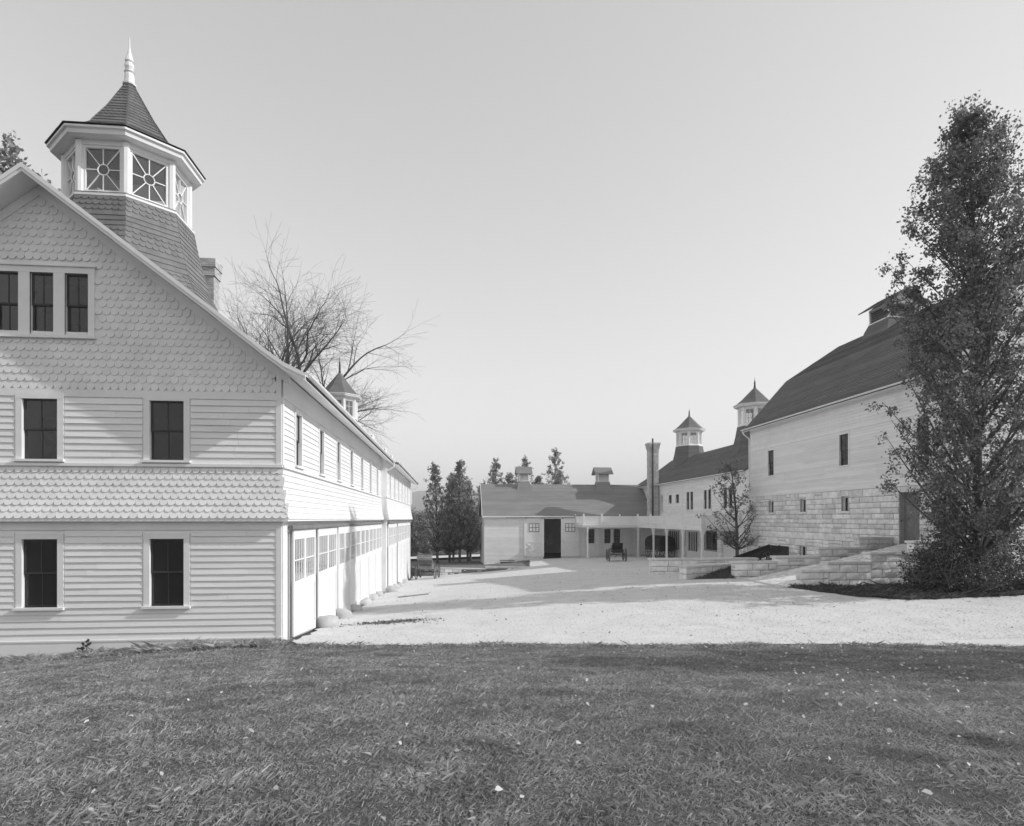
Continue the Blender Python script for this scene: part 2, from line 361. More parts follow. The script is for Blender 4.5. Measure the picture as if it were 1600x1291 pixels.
def cupola(parent, cx, cy, zb, Rb, z1, Rw, z2, ze, Re, za, fh, detail, apm='apron', rfm='roof', glazed=True):
    n_ = lambda t: t
    # apron skirt, ledge = the part itself
    app = [(Rw + .12, z1 - .10), (Rw + .16 + (Rb - Rw) * .12, z1 - .1 - (z1 - zb) * .3), (Rw + .12 + (Rb - Rw) * .42, zb + (z1 - zb) * .33), (Rb, zb)]
    base = MB().lathe((cx, cy, 0), [(r - .03, z) for r, z in app[::-1]], 8, R(22.5)).build('cupola', apm, parent)
    if detail:
        facet_rows(cx, cy, app, .165, .185, lambda i: (i // 3) % 2 == 1).build('shingle_skirt', apm, base, kind='stuff')
    else:
        m = MB(); k = 16
        for i in range(k):
            def at(t):
                t *= 3; j = min(int(t), 2); q = t - j; return (app[j][0] * (1 - q) + app[j + 1][0] * q, app[j][1] * (1 - q) + app[j + 1][1] * q)
            a = at(i / k); b = at((i + 1) / k); m.lathe((cx, cy, 0), [(b[0] + .012, b[1]), (a[0] - .002, a[1])], 8, R(22.5))
        m.build('shingle_skirt', apm, base, kind='stuff')
    MB().lathe((cx, cy, 0), [(Rw + .06, z1 - .14), (Rw + .15, z1 - .11), (Rw + .15, z1 - .05), (Rw + .10, z1 - .03), (Rw + .08, z1 + .02)], 8, R(22.5)).build('ledge', 'white', base)
    for a in OCT:
        MB().lathe((cx + (Rw - .03) * math.cos(a), cy + (Rw - .03) * math.sin(a), 0), [(.115, z1), (.115, z2 + .1)], 8, a + R(22.5)).build('post', 'white', base)
    # frieze + eave mouldings
    MB().lathe((cx, cy, 0), [(Rw - .1, z2), (Rw + .035, z2), (Rw + .035, z2 + .14), (Rw + .16, z2 + .15), (Re - .22, ze - .22), (Re - .12, ze - .20), (Re - .10, ze - .10), (Re - .03, ze - .07), (Re - .03, ze - .012), (Rw - .2, ze - .012), (Rw - .1, z2)], 8, R(22.5), False).build('eave', 'white', base)
    H = za - ze
    rp = [(.09, za), (.09 + (Re * .6) * .46, ze + H * .58), (Re * .62, ze + H * .20), (Re * .80, ze + H * .075), (Re, ze)] if detail else [(.07, za), (Re * .62, ze + H * .30), (Re * .84, ze + H * .09), (Re, ze)]
    rf = MB().lathe((cx, cy, 0), [(max(r - .035, .02), z - .01) for r, z in rp[::-1]], 8, R(22.5)).build('cupola_roof', rfm, base)
    if detail: facet_rows(cx, cy, rp, .15, .16, lambda i: (i // 3) % 2 == 0).build('shingle_field', rfm, base, kind='stuff')
    finial(cx, cy, za - .06, fh, (.15 if detail else .10) * Re / 2.1).build('finial', 'white' if detail else 'iron', base, smooth=False)
    apo = Rw * math.cos(R(22.5)); W = 2 * Rw * math.sin(R(22.5)) - .2
    for k in range(8):
        a = R(45 * k); fr = Fr((cx + (apo - .03) * math.cos(a), cy + (apo - .03) * math.sin(a), 0), (-math.sin(a), math.cos(a), 0), (math.cos(a), math.sin(a), 0))
        f = MB(); h = W / 2; b = .07 if detail else .09; za_, zb_ = z1 + .02, z2
        f.box(fr, -h, -h + b, za_, zb_, -.05, .03).box(fr, h - b, h, za_, zb_, -.05, .03).box(fr, -h + b, h - b, za_, za_ + b, -.05, .03).box(fr, -h + b, h - b, zb_ - b, zb_, -.05, .03)
        f.build('window_frame', 'white', base)
        zc = (za_ + zb_) / 2; g = MB(); rr = .15
        if detail:
            for q in range(8):
                an = q * math.pi / 4; ca, sa = math.cos(an), math.sin(an); hx, hz = h - b, (zb_ - za_) / 2 - b
                t = min(hx / abs(ca) if abs(ca) > .1 else 9, hz / abs(sa) if abs(sa) > .1 else 9)
                if q % 2: ca, sa, t = math.copysign(hx, ca), math.copysign(hz, sa), 1; s0 = rr / math.hypot(hx, hz)
                else: s0 = rr
                g.bar(fr.p(ca * s0, -.01, zc + sa * s0), fr.p(ca * t, -.01, zc + sa * t), .026, .026, fr.n)
            g.ring(fr.p(0, -.01, zc), rr, fr.u, Vector((0, 0, 1)), .018)
        else:
            g.bar(fr.p(0, -.01, za_), fr.p(0, -.01, zb_), .03, .03, fr.n); g.bar(fr.p(-h, -.01, za_ + .62 * (zb_ - za_)), fr.p(h, -.01, za_ + .62 * (zb_ - za_)), .03, .03, fr.n)
        g.build('muntin', 'white', base)
        if glazed: MB().box(fr, -h + b, h - b, za_ + b, zb_ - b, -.03, -.026).build('pane', 'glassc', base)
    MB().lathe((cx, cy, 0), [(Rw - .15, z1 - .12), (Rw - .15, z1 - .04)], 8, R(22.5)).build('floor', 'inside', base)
    return base

# ------------------------------------------------------------------ left carriage barn
XW, Y0 = -4.22, 16.5
barn = thing('carriage_barn', 'long white clapboard and shingle barn with sliding doors and large octagonal cupola', 'barn', (-10, 17, 0))
FF = Fr((XW, Y0, 0), (1, 0, 0), (0, -1, 0))               # front: u in [-11.3,0]
HW = 5.65; UC = -HW
wl = []                                                    # front windows (u0,u1,z0,z1)
for c in (UC, UC + 2.92, UC - 2.92):
    wl += [(c - .40, c + .40, 4.54, 6.0), (c - .40, c + .40, .96, 2.61)]
g3 = [(c - .265, c + .265, 7.53, 9.04) for c in (UC + .86 - .02, UC + .05, UC - .74)]
hs_all = wl + g3
fw = MB()
fw.holes(FF, -2 * HW, 0, -.5, 6.3, -.16, 0, wl)
prof_r = lambda u: 11.05 - abs(u - UC) * .775               # underside of the rake along the gable
for h in [0]:
    us = sorted({-2 * HW, 0, UC} | {x for g in g3 for x in g[:2]} | {UC + 3.3, UC - 3.3})
    for a, b in zip(us, us[1:]):
        m = (a + b) / 2; cut = [g for g in g3 if g[0] < m < g[1]]
        if cut:
            g = cut[0]; fw.box(FF, a, b, 6.3, g[2], -.16, 0); fw.prism(FF, [(a, g[3]), (b, g[3]), (b, prof_r(b)), (a, prof_r(a))], -.16, 0)
        else: fw.prism(FF, [(a, 6.3), (b, 6.3), (b, max(prof_r(b), 6.32)), (a, max(prof_r(a), 6.32))], -.16, 0)
front = fw.build('front_wall', 'white', barn)
# trim boards of the front
tr = MB()
for u in (-.125, -2 * HW): tr.box(FF, u, u + .125, -.2, 3.02, 0, .036).box(FF, u, u + .125, 4.44, 6.9, 0, .036)
tr.box(FF, -2 * HW + .125, -.125, 6.06, 6.24, 0, .034)                  # frieze above upper windows
tr.box(FF, -2 * HW - .02, .03, 4.38, 4.45, 0, .07)                      # ledge over the flare
tr.box(FF, -2 * HW + .125, -.125, 2.83, 3.03, 0, .034)                  # band under the flare
tr.box(FF, -2 * HW - .01, .01, -.35, .12, 0, .045).box(FF, -2 * HW - .02, .02, .12, .155, 0, .06)
tr.build('trim_board', 'white', front)
fl_prof = [(0, 4.38), (.015, 4.1), (.04, 3.85), (.085, 3.58), (.14, 3.33), (.20, 3.12), (.20, 3.04), (0, 3.02)]
MB().sweep(FF, -2 * HW, 0, fl_prof, 1, 1).build('flared_belt', 'white', front)
# clapboards, each a board
unit = mesh('clapboard', MB().sweep(Fr((0, 0, 0), (1, 0, 0), (0, -1, 0)), 0, 1, [(0, 0), (.034, 0), (.005, 1), (0, 1)]), 'board')
cas_h = [(a - .165, b + .165, c - .08, d + .16) for a, b, c, d in hs_all]
for (z0, z1) in ((.155, 2.83), (4.45, 6.06)):
    for za, zb in laps(z0, z1, .157):
        for a, b in segs(-2 * HW + .127, -.127, za, zb, [h if z0 > 4 or True else h for h in cas_h]):
            cut = [a] + ([a + (b - a) * random.uniform(.25, .75)] if b - a > 1.7 else []) + [b]
            for p, q in zip(cut, cut[1:]): inst('clapboard', unit, front, FF.p(p, 0, za + random.gauss(0, .0015)), (random.gauss(0, .003), random.gauss(0, .0006), 0), (q - p - .003, random.uniform(.85, 1.12), zb - za))
# fish-scale shingles: belt first, then the lower gable rows; at most 300 single, the rest joined
cnt = 0; far = MB(); WD = .186
fmesh = {}
def fish_me(ht):
    k = round(ht, 3)
    if k not in fmesh: fmesh[k] = mesh('shingle', fish(WD, ht), 'shing')
    return fmesh[k]
def flare_n(z):
    for (n0, za), (n1, zb) in zip(fl_prof, fl_prof[1:6]):
        if zb <= z <= za: return n0 + (n1 - n0) * (za - z) / (za - zb), math.atan2(n1 - n0, za - zb)
    return .2, .28
def put_shingle(u, z, n, til, ht, visible):
    global cnt
    p = FF.p(u, n, z); rot = (-til, random.gauss(0, .004), 0)
    if visible and cnt < 300:
        cnt += 1; inst('shingle', fish_me(ht), front, p, rot, (random.uniform(.985, 1.0), 1, 1))
    else:
        place(far, fish(WD, ht), Matrix.Translation(p) @ Matrix.Rotation(rot[0], 4, 'X') @ Matrix.Rotation(rot[1], 4, 'Y'))
rows = laps(3.10, 4.38, .165)
for i, (za, zb) in enumerate(rows):
    n, til = flare_n(za + .02); k = int((2 * HW + 2 * n) / WD) + 1; top = i == len(rows) - 1
    for j in range(k):
        u = n - (j + .5) * WD - (WD / 2 if i % 2 else 0) * 1
        if u < -2 * HW - n: continue
        put_shingle(u, za, n, til, .165 * (1.0 if top else 1.5), u > -6.1 and i > 0)
    if i % 2: put_shingle(n - WD * .27, za, n, til, .165 * (1.0 if top else 1.5), False)
i = 0; z = 6.235
while z < 11:
    n = int(2 * HW / WD) + 1
    for j in range(n):
        u = -.13 - (j + (.5 if i % 2 == 0 else 1.0)) * WD; lim = prof_r(u) - .12
        if z + .12 > lim or u < -2 * HW + .2: continue
        if any(h[0] < u < h[1] and h[2] - .12 < z < h[3] - .04 for h in [(g3[2][0] - .22, g3[0][1] + .22, 7.47, 9.24)]): continue
        put_shingle(u, z + random.uniform(-.004, .004), 0, 0, min(.30, lim - z), u > -6.1)
    z += .183; i += 1
far.build('shingle_field', 'shing', front, kind='stuff')
FW_LABELS = {}
for a, b, c, d in wl: window(FF, a, b, c, d, barn, cas=.14, headcap=False)
# triple gable window
gw = MB(); a0, a1 = g3[2][0], g3[0][1]
gw.box(FF, a0 - .15, a0, 7.53, 9.04, 0, .04).box(FF, a1, a1 + .15, 7.53, 9.04, 0, .04).box(FF, a0 - .155, a1 + .155, 9.04, 9.19, 0, .045).box(FF, a0 - .2, a1 + .2, 9.19, 9.225, 0, .09).box(FF, a0 - .2, a1 + .2, 7.46, 7.53, -.1, .11)
for p, q in zip(g3, g3[1:]): gw.box(FF, q[1], p[0], 7.53, 9.04, 0, .04)
gwo = gw.build('window_casing', 'white', barn)
for a, b, c, d in g3: window(FF, a, b, c, d, barn, cas=.001, sill=-.04, headcap=False)
# rake boards + roof
FU = Fr((UC + XW, Y0, 0), (0, 1, 0), (1, 0, 0))           # roof frames: u along the building from the front wall
FUm = Fr((UC + XW, Y0, 0), (0, 1, 0), (-1, 0, 0))
OV = .65; L1 = 22.6; L2 = 45.6
prof = [(0, 11.30), (2.0, 9.78), (4.2, 8.11), (5.3, 7.24), (5.85, 6.84), (6.38, 6.58)]
pin = [(n, z - .30 if n < 6.3 else z - .2) for n, z in prof]
rf = roof_mb(FU, -OV, L1 + .3, prof, .15, .02, .10)
rfm_ = roof_mb(FUm, -OV, L1 + .3, prof, .15, .02, .10)
rf.v, rf.f = rf.v, rf.f; k = len(rf.v); rf.v += rfm_.v; rf.f += [tuple(i + k for i in f) for f in rfm_.f]
roof = rf.build('roof', 'roof', barn)
for fr in (FU, FUm):
    rk = MB()
    for a, b in zip(prof, prof[1:]):
        rk.sweep(fr, -OV - .03, -OV + .015, [(a[0], a[1] - .165), (b[0], b[1] - .155), (b[0], b[1] + .0), (a[0], a[1] + .0)])
        rk.sweep(fr, -OV - .055, -OV - .031, [(a[0], a[1] - .08), (b[0], b[1] - .07), (b[0], b[1] + .03), (a[0], a[1] + .03)])
    rk.build('rake_board', 'white', roof)
    sf = MB()
    for a, b in zip(prof, prof[1:]): sf.sweep(fr, -OV + .015, L1, [(a[0], a[1] - .16), (b[0], b[1] - .15), (b[0], b[1] - .12), (a[0], a[1] - .12)])
    sf.build('soffit', 'white', roof)
    # gable frieze following the rake
    fz = MB()
    for a, b in zip(prof[:-1], prof[1:-1]): fz.sweep(fr, -.04, 0, [(a[0], a[1] - .40), (b[0], b[1] - .40), (b[0], b[1] - .161), (a[0], a[1] - .161)])
    fz.build('frieze', 'white', roof)
def gutter(fr, u0, u1, n, z, parent):
    mb = MB(); pr = [(-.075, 0), (-.06, -.05), (0, -.075), (.06, -.05), (.075, 0), (.06, 0), (.045, -.035), (0, -.055), (-.045, -.035), (-.06, 0)]
    mb.sweep(fr, u0, u1, [(n + a, z + b) for a, b in pr]); return mb.build('gutter', 'white', parent)
gutter(FU, -OV + .02, L1 + .3, 6.45, 6.58, roof)
# side wall, section 1 and the projecting far section 2
FS = Fr((XW, Y0, 0), (0, 1, 0), (1, 0, 0)); PJ = .32
FS2 = Fr((XW + PJ, Y0, 0), (0, 1, 0), (1, 0, 0))
sw = [(1.38 + 3.165 * i, 2.05 + 3.165 * i, 4.55, 5.98) for i in range(7)]
sw2 = [(24.6 + 3.3 * i, 25.25 + 3.3 * i, 4.55, 5.98) for i in range(6)]
gaps = [(3.62, 3.95, -1.5, 2.7), (10.12, 10.42, -1.5, 2.7), (.55, .8, -1, 2.75)]
side = MB().holes(FS, 0, L1, -2.2, 6.8, -.16, 0, sw + gaps).build('side_wall', 'white', barn)
side2 = MB().holes(FS2, L1, L2, -3.4, 6.8, -.16, 0, sw2 + [(29.3, 30.0, -3, 2.7)]).box(FS, L1 - .001, L1 + .15, -2.5, 6.8, -.05, PJ - .002).build('side_wall', 'white', barn)
cs = lambda hs: [(a - .13, b + .13, c - .07, d + .15) for a, b, c, d in hs]
clap_joined(FS, .13, L1, 4.47, 6.15, .157, cs(sw), side, t=.03)
clap_joined(FS2, L1 + .13, L2 - .13, 4.47, 6.15, .157, cs(sw2), side2, t=.03)
for fr, u0, u1, m0, par, hsx in ((FS, 0, L1, 1, side, sw), (FS2, L1, L2, 1, side2, sw2)):
    MB().sweep(fr, u0, u1, fl_prof, m0, 1 if fr is FS2 else 0).build('flared_belt', 'white', par)
    mb = MB()
    for za, zb in laps(3.10, 4.38, .165):
        n0, t0 = flare_n(za + .01); n1, t1 = flare_n(zb - .01); u = u0 - n0
        while u < u1:
            b = min(u + random.uniform(.12, .2) * 3, u1 + (0 if fr is FS else n0)); mb.sweep(fr, u, b - .003, [(n0 - .005, za), (n0 + .028, za), (n1 + .006, zb), (n1 - .005, zb)]); u = b
    mb.build('shingle_courses', 'shing', par, kind='stuff')
    t = MB().box(fr, u0 + .04, u1, 6.15, 6.55, 0, .035).box(fr, u0 - .03, u1, 4.38, 4.45, 0, .075).box(fr, u0, u0 + .125, 4.46, 6.149, 0, .036).box(fr, u0, u1, 2.78, 3.02, 0, .03)
    t.build('trim_board', 'white', par)
for h in sw + sw2: window(FS if h in sw else FS2, *h, barn, cas=.11, headcap=False, pane_each=False)
MB().box(FS, .0, .125, -.6, 2.78, 0, .036).box(FS, .125, .5, -.6, 2.78, 0, .02).build('corner_board', 'white', side)
MB().box(FS, .45, L1 + .1, 2.82, 2.93, .05, .17).build('door_track', 'wood', side)
MB().box(FS2, L1 + .3, L2 - .3, 2.82, 2.93, .05, .17).build('door_track', 'wood', side2)
def barn_door(fr, u0, u1, zt, n0, parent, nw=2):
    y0 = fr.o.y + u0; y1 = fr.o.y + u1
    zb0 = gz(fr.o.x + .2, y0) + .06; zb1 = gz(fr.o.x + .2, y1) + .06
    def zb(u): return zb0 + (zb1 - zb0) * (u - u0) / (u1 - u0)
    st = .16; zr = 1.42                                       # lock rail
    d = MB(); n1 = n0 + .05
    def slab(a, b, f0, f1, na=n0, nb=n1): d.prism(fr, [(a, f0(a)), (b, f0(b)), (b, f1(b)), (a, f1(a))], na, nb)
    top = lambda u: zt
    slab(u0, u0 + st, zb, top); slab(u1 - st, u1, zb, top)
    slab(u0 + st, u1 - st, lambda u: zt - .25, top); slab(u0 + st, u1 - st, lambda u: zr - .22, lambda u: zr); slab(u0 + st, u1 - st, zb, lambda u: zb(u) + .25)
    do = d.build('door', 'white', parent)
    wpl = (u1 - u0 - 2 * st); k = max(4, round(wpl / .2)); pb = MB()
    for i in range(k):
        a = u0 + st + wpl * i / k; b = u0 + st + wpl * (i + 1) / k - .012
        pb.prism(fr, [(a, zb(a) + .25), (b, zb(b) + .25), (b, zr - .22), (a, zr - .22)], n0 + .008, n0 + .03)
    pb.build('plank_infill', 'boardj', do, kind='stuff')
    mu = MB(); za, zc = zr, zt - .25; gap = .22; ww = (wpl - gap * (nw - 1)) / nw
    for i in range(nw):
        a = u0 + st + i * (ww + gap); b = a + ww
        if i: mu.box(fr, a - gap, a, za, zc, n0, n1)
        for q in range(1, 4): x = a + ww * q / 4; mu.box(fr, x - .012, x + .012, za, zc, n0 + .012, n0 + .04)
        mu.box(fr, a, b, (za + zc) / 2 - .014, (za + zc) / 2 + .014, n0 + .012, n0 + .042)
        MB().box(fr, a, b, za, zc, n0 + .02, n0 + .025).build('pane', 'glass', do)
    mu.build('muntin', 'white', do)
    return do
for u0, u1, n in ((.82, 3.6, .045), (3.97, 7.28, .045), (7.3, 10.1, .10), (10.44, 13.42, .045), (13.46, 16.5, .045), (16.56, 19.5, .045), (19.54, 22.35, .045)): barn_door(FS, u0, u1, 2.80, n, barn)
for u0, u1, n in ((23.3, 26.2, .045), (26.24, 29.2, .045), (30.1, 33.4, .045), (33.45, 36.7, .045), (36.75, 40, .045), (40.05, 43.5, .045)): barn_door(FS2, u0, u1, 2.80, n, barn)
# rest of the shell (back, left side, far roof) and a dark interior
sh = MB().box(FS, 0, L2, -3.5, 6.8, -2 * HW, -2 * HW + .16).box(FS, L2 - .16, L2, -3.4, 6.8, -2 * HW + .16, PJ - .161)
sh.prism(Fr((XW, Y0 + L2, 0), (1, 0, 0), (0, -1, 0)), [(-2 * HW, 6.8), (0, 6.8), (UC, 11.1)], 0, .16); sh.build('rear_wall', 'white', barn)
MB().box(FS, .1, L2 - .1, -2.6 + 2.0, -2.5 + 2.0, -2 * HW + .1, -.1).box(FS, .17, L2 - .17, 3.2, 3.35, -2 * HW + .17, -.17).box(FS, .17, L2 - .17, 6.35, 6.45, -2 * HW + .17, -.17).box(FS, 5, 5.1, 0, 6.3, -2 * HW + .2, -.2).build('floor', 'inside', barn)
prof2 = [(n, z - .02) for n, z in prof[:-1]] + [(6.38 + PJ, 6.50)]
r2 = roof_mb(FU, L1 + .301, L2 + .4, prof2, .15, .02, .1); q = roof_mb(FUm, L1 + .301, L2 + .4, prof2, .15, .02, .1); k = len(r2.v); r2.v += q.v; r2.f += [tuple(i + k for i in f) for f in q.f]
roof2 = r2.build('roof', 'roof', barn)
sf = MB()
for fr in (FU, FUm):
    for a, b in zip(prof2, prof2[1:]): sf.sweep(fr, L1 + .31, L2 + .38, [(a[0], a[1] - .16), (b[0], b[1] - .15), (b[0], b[1] - .12), (a[0], a[1] - .12)])
sf.build('soffit', 'white', roof2)
gutter(FU, L1 + .31, L2 + .4, 6.45 + PJ, 6.50, roof2)
for (nn, uu, zz) in ((6.42, L1 + .12, 6.5), (6.42 + PJ, L2 - .1, 6.42)):      # downpipe elbows
    MB().tube([FU.p(uu, nn, zz), FU.p(uu, nn, zz - .25), FU.p(uu, nn - .35, zz - .45), FU.p(uu, 5.78 + (PJ if uu > 30 else 0), zz - .5), FU.p(uu, 5.74 + (PJ if uu > 30 else 0), zz - 1.0), FU.p(uu, 5.76 + (PJ if uu > 30 else 0), 4.5)], [.05] * 6, 8).build('downpipe', 'white', barn)
# arched dormers on the right slope
for uu in (27.5, 36, 41.5):
    d = MB(); pts = [(-.55, 0)] + [(-.55 * math.cos(a), .75 + .45 * math.sin(a)) for a in [i * math.pi / 8 for i in range(9)]] + [(.55, 0)]
    fr = Fr((UC + XW + 4.6, Y0 + uu, 7.55), (0, 1, 0), (1, 0, 0)); d.prism(fr, pts, -2.2, 0); dm = d.build('dormer', 'roof', barn)
    pts2 = [(u * 1.12, z * 1.08) for u, z in pts]; MB().prism(fr, pts2, .001, .05).build('arched_front', 'white', dm)
    MB().prism(fr, [(u * .6, .2 + z * .6) for u, z in pts], .051, .06).build('louver', 'wood', dm)
cupola(barn, UC + XW, 20.8, 9.35, 2.72, 12.36, 1.65, 13.72, 14.08, 2.12, 16.5, 1.5, True)
cupola(barn, UC + XW, 58.2, 10.2, 2.2, 12.0, 1.5, 13.55, 14.0, 2.05, 16.2, 1.5, False)
# chimney behind the cupola
ch = thing('brick_chimney', 'square brick chimney with corbelled cap rising beside the big cupola', 'chimney', (-9.12, 25.2, 9.3))
cm = MB(); z = 9.3; CXc, CYc = -9.12, 25.2
zt_ = 12.75
while z < zt_:
    o = .0 if z < zt_ - .62 else (.05 if z < zt_ - .3 else .09)
    h = .29 + o
    for i in range(3):
        for sx, sy in ((1, 0), (-1, 0), (0, 1), (0, -1)):
            fr = Fr((CXc + sx * h, CYc + sy * h, 0), (-sy, sx, 0), (sx, sy, 0)); a = -h + 2 * h * i / 3; cm.box(fr, a + .004, a + 2 * h / 3 - .004, z, z + .07, -.1, random.uniform(0, .006))
    z += .08
cm.build('brickwork', 'brick', ch, kind='stuff')
MB().lathe((CXc, CYc, 0), [(.38, 9.2), (.38, zt_ - .02)], 4, R(45)).build('core', 'mortar', ch)

# ------------------------------------------------------------------ stones
def rock_mesh(name, m, seed, sub=1):
    r = random.Random(seed); mb = MB(); n = 3
    # subdivided block with rough face (unit: u 0..1, n 0..1, z 0..1), face at n=1
    vs = []; q = 4
    for j in range(q):
        for i in range(q):
            e = i in (0, q - 1) or j in (0, q - 1); u = i / (q - 1); z = j / (q - 1)
            vs.append((u + (0 if e else r.uniform(-.08, .08)), .75 if e else r.uniform(.85, 1.15), z + (0 if e else r.uniform(-.08, .08))))
    k = len(vs); vs += [(0, 0, 0), (1, 0, 0), (1, 0, 1), (0, 0, 1)]
    fs = [(j * q + i, j * q + i + 1, (j + 1) * q + i + 1, (j + 1) * q + i) for j in range(q - 1) for i in range(q - 1)]
    fs += [(k, k + 1) + tuple(range(q - 1, -1, -1)), tuple(range(q * (q - 1), q * q)) + (k + 2, k + 3), (k + 3, k, 0) + tuple(i * q for i in range(1, q)), (k + 1, k + 2) + tuple(i * q + q - 1 for i in range(q - 1, -1, -1))]
    mb.v = vs; mb.f = fs; return mb
ROCK = [rock_mesh('stone', 'stone', s) for s in range(8)]
ROCKME = [mesh('stone', r, 'stone') for r in ROCK]
def ashlar(fr, u0, u1, zlo, zhi, holes, parent, limit=300, hmin=.26, hmax=.42, lmin=.4, lmax=1.15, depth=.10, prefer=None, joint=.016):
    st = []; z = zhi
    zmin = min(zlo(u0), zlo(u1))
    while z > zmin + .05:
        h = min(random.uniform(hmin, hmax), z - zmin)
        if z - h - zmin < .15: h = z - zmin
        u = u0
        while u < u1 - .01:
            L = min(random.uniform(lmin, lmax), u1 - u)
            if u1 - u - L < .2: L = u1 - u
            parts = [(u, u + L, z - h, z)]
            if h > .33 and random.random() < .3: k = random.uniform(.4, .6); parts = [(u, u + L, z - h, z - h * k), (u, u + L, z - h * k, z)]
            for a, b, c, d in parts:
                if d < zlo((a + b) / 2) - .05: continue
                rs = [(a, b, c, d)]
                for hh in holes:
                    nr = []
                    for (a1, b1, c1, d1) in rs:
                        if b1 <= hh[0] or a1 >= hh[1] or d1 <= hh[2] or c1 >= hh[3]: nr.append((a1, b1, c1, d1)); continue
                        if a1 < hh[0]: nr.append((a1, hh[0], c1, d1))
                        if b1 > hh[1]: nr.append((hh[1], b1, c1, d1))
                        m0, m1 = max(a1, hh[0]), min(b1, hh[1])
                        if d1 > hh[3]: nr.append((m0, m1, hh[3], d1))
                        if c1 < hh[2]: nr.append((m0, m1, c1, hh[2]))
                    rs = nr
                st += [x for x in rs if x[1] - x[0] > .06 and x[3] - x[2] > .05]
            u += L
        z -= h
    if prefer: st.sort(key=prefer)
    mb = MB(); rz = math.atan2(fr.u.y, fr.u.x); sgn = 1 if fr.u.cross(fr.n).z > 0 else -1
    for i, (a, b, c, d) in enumerate(st):
        k = random.randrange(8); a += joint; b -= joint; c += joint; d -= joint; dp = depth * random.uniform(.7, 1.1)
        if i < limit: inst('stone', ROCKME[k], parent, fr.p(a, -.03, c), (0, 0, rz), (b - a, sgn * (dp), d - c))
        else: mb.add([fr.p(a + (b - a) * x, -.03 + dp * y, c + (d - c) * zz) for x, y, zz in ROCK[k].v], ROCK[k].f)
    if mb.v: mb.build('stone_field', 'stone', parent, kind='stuff')

# ------------------------------------------------------------------ right stone barn
SX, SY0, SY1 = 21.0, 25.3, 43.25
sb = thing('stone_barn', 'big barn with stone basement, pale clapboard walls and dark gambrel roof at the right', 'barn', (28, 34, 0))
SS = Fr((SX, SY0, 0), (0, 1, 0), (-1, 0, 0))
SL = SY1 - SY0
up = [(39.95 - SY0, 40.72 - SY0, 5.95, 7.62), (32.07 - SY0, 32.86 - SY0, 5.97, 7.65), (26.3 - SY0, 27.05 - SY0, 5.97, 7.65)]
lo = [(40.0 - SY0, 40.65 - SY0, 3.52, 4.3), (36.13 - SY0, 36.8 - SY0, 3.52, 4.3), (32.02 - SY0, 32.7 - SY0, 3.52, 4.3)]
bs = [(41.4 - SY0, 42.1 - SY0, .5, 1.22), (36.1 - SY0, 36.9 - SY0, .5, 1.48)]
dr = [(38.1 - SY0, 40.85 - SY0, -1, 1.36), (26.9 - SY0, 28.22 - SY0, 1.9, 4.34)]
ZT = 4.63
swl = MB().holes(SS, 0, SL, -1.2, ZT, -.4, -.02, lo + bs + dr).build('stone_wall', 'mortar', sb)
ashlar(SS, 0, SL, lambda u: -.6, ZT, lo + bs + dr, swl, 300, .24, .44, .4, 1.3, .07, prefer=lambda s: 0 if s[3] > .3 and s[0] > 2.5 else 1)
wwl = MB().holes(SS, 0, SL, ZT, 9.5, -.2, 0, up).build('clapboard_wall', 'white', sb)
clap_joined(SS, .1, SL - .12, 4.80, 7.80, .14, cs(up), wwl, t=.038)
mb = MB()
for za, zb in laps(7.95, 9.25, .16): mb.sweep(SS, 0.1, SL - .12, [(0, za), (.034, za), (.004, zb), (0, zb)])
mb.build('shingle_band', 'shing', wwl, kind='stuff')
MB().box(SS, -.02, SL + .02, ZT, 4.80, 0, .06).box(SS, -.02, SL + .02, 7.80, 7.95, 0, .05).box(SS, 0, SL, 9.25, 9.5, 0, .04).box(SS, SL - .12, SL, 4.80, 9.25, 0, .035).box(SS, 0, .1, 4.80, 9.25, 0, .035).build('trim_board', 'white', wwl)
for h in up: window(SS, *h, sb, cas=.11, headcap=False, sashm='sash', grid=(2, 2), pane_each=False)
for i, h in enumerate(up[:2]): MB().box(SS, h[0] + .03, h[1] - .03, h[2] + .08, h[2] + 1.0, -.125, -.12).build('blind', 'white', sb)
for h in lo + bs:
    f = MB(); a, b, c, d = h
    f.box(SS, a, a + .06, c, d, -.25, -.12).box(SS, b - .06, b, c, d, -.25, -.12).box(SS, a + .06, b - .06, d - .06, d, -.25, -.12).box(SS, a - .08, b + .08, c - .10, c, -.3, .09).box(SS, (a + b) / 2 - .02, (a + b) / 2 + .02, c, d - .06, -.22, -.16)
    wo = f.build('window', 'white', sb); MB().box(SS, a + .06, b - .06, c, d - .06, -.2, -.195).build('pane', 'glass', wo)
for (a, b, c, d), nm in zip(dr, ('door', 'door')):
    dd = MB(); k = 8
    for i in range(k): x = a + (b - a) * i / k; dd.box(SS, x + .005, x + (b - a) / k - .005, c, d, -.3, -.26 + random.uniform(0, .008))
    dd.box(SS, a, b, d - .3, d - .15, -.26, -.22); dd.build(nm, 'dark' if c < 0 else 'wood', sb)
RX = 27.85 - SX; RF = Fr((SX + RX, SY0, 0), (0, 1, 0), (-1, 0, 0)); RFm = Fr((SX + RX, SY0, 0), (0, 1, 0), (1, 0, 0))
sp = [(0, 15.55), (4.05, 12.90), (RX + .02, 9.75), (RX + .45, 9.38)]
r1 = roof_mb(RF, -.5, SL + .35, sp, .16, .02, .12); q = roof_mb(RFm, -.5, SL + .35, sp, .16, .02, .12); k = len(r1.v); r1.v += q.v; r1.f += [tuple(i + k for i in f) for f in q.f]
sroof = r1.build('roof', 'roof', sb)
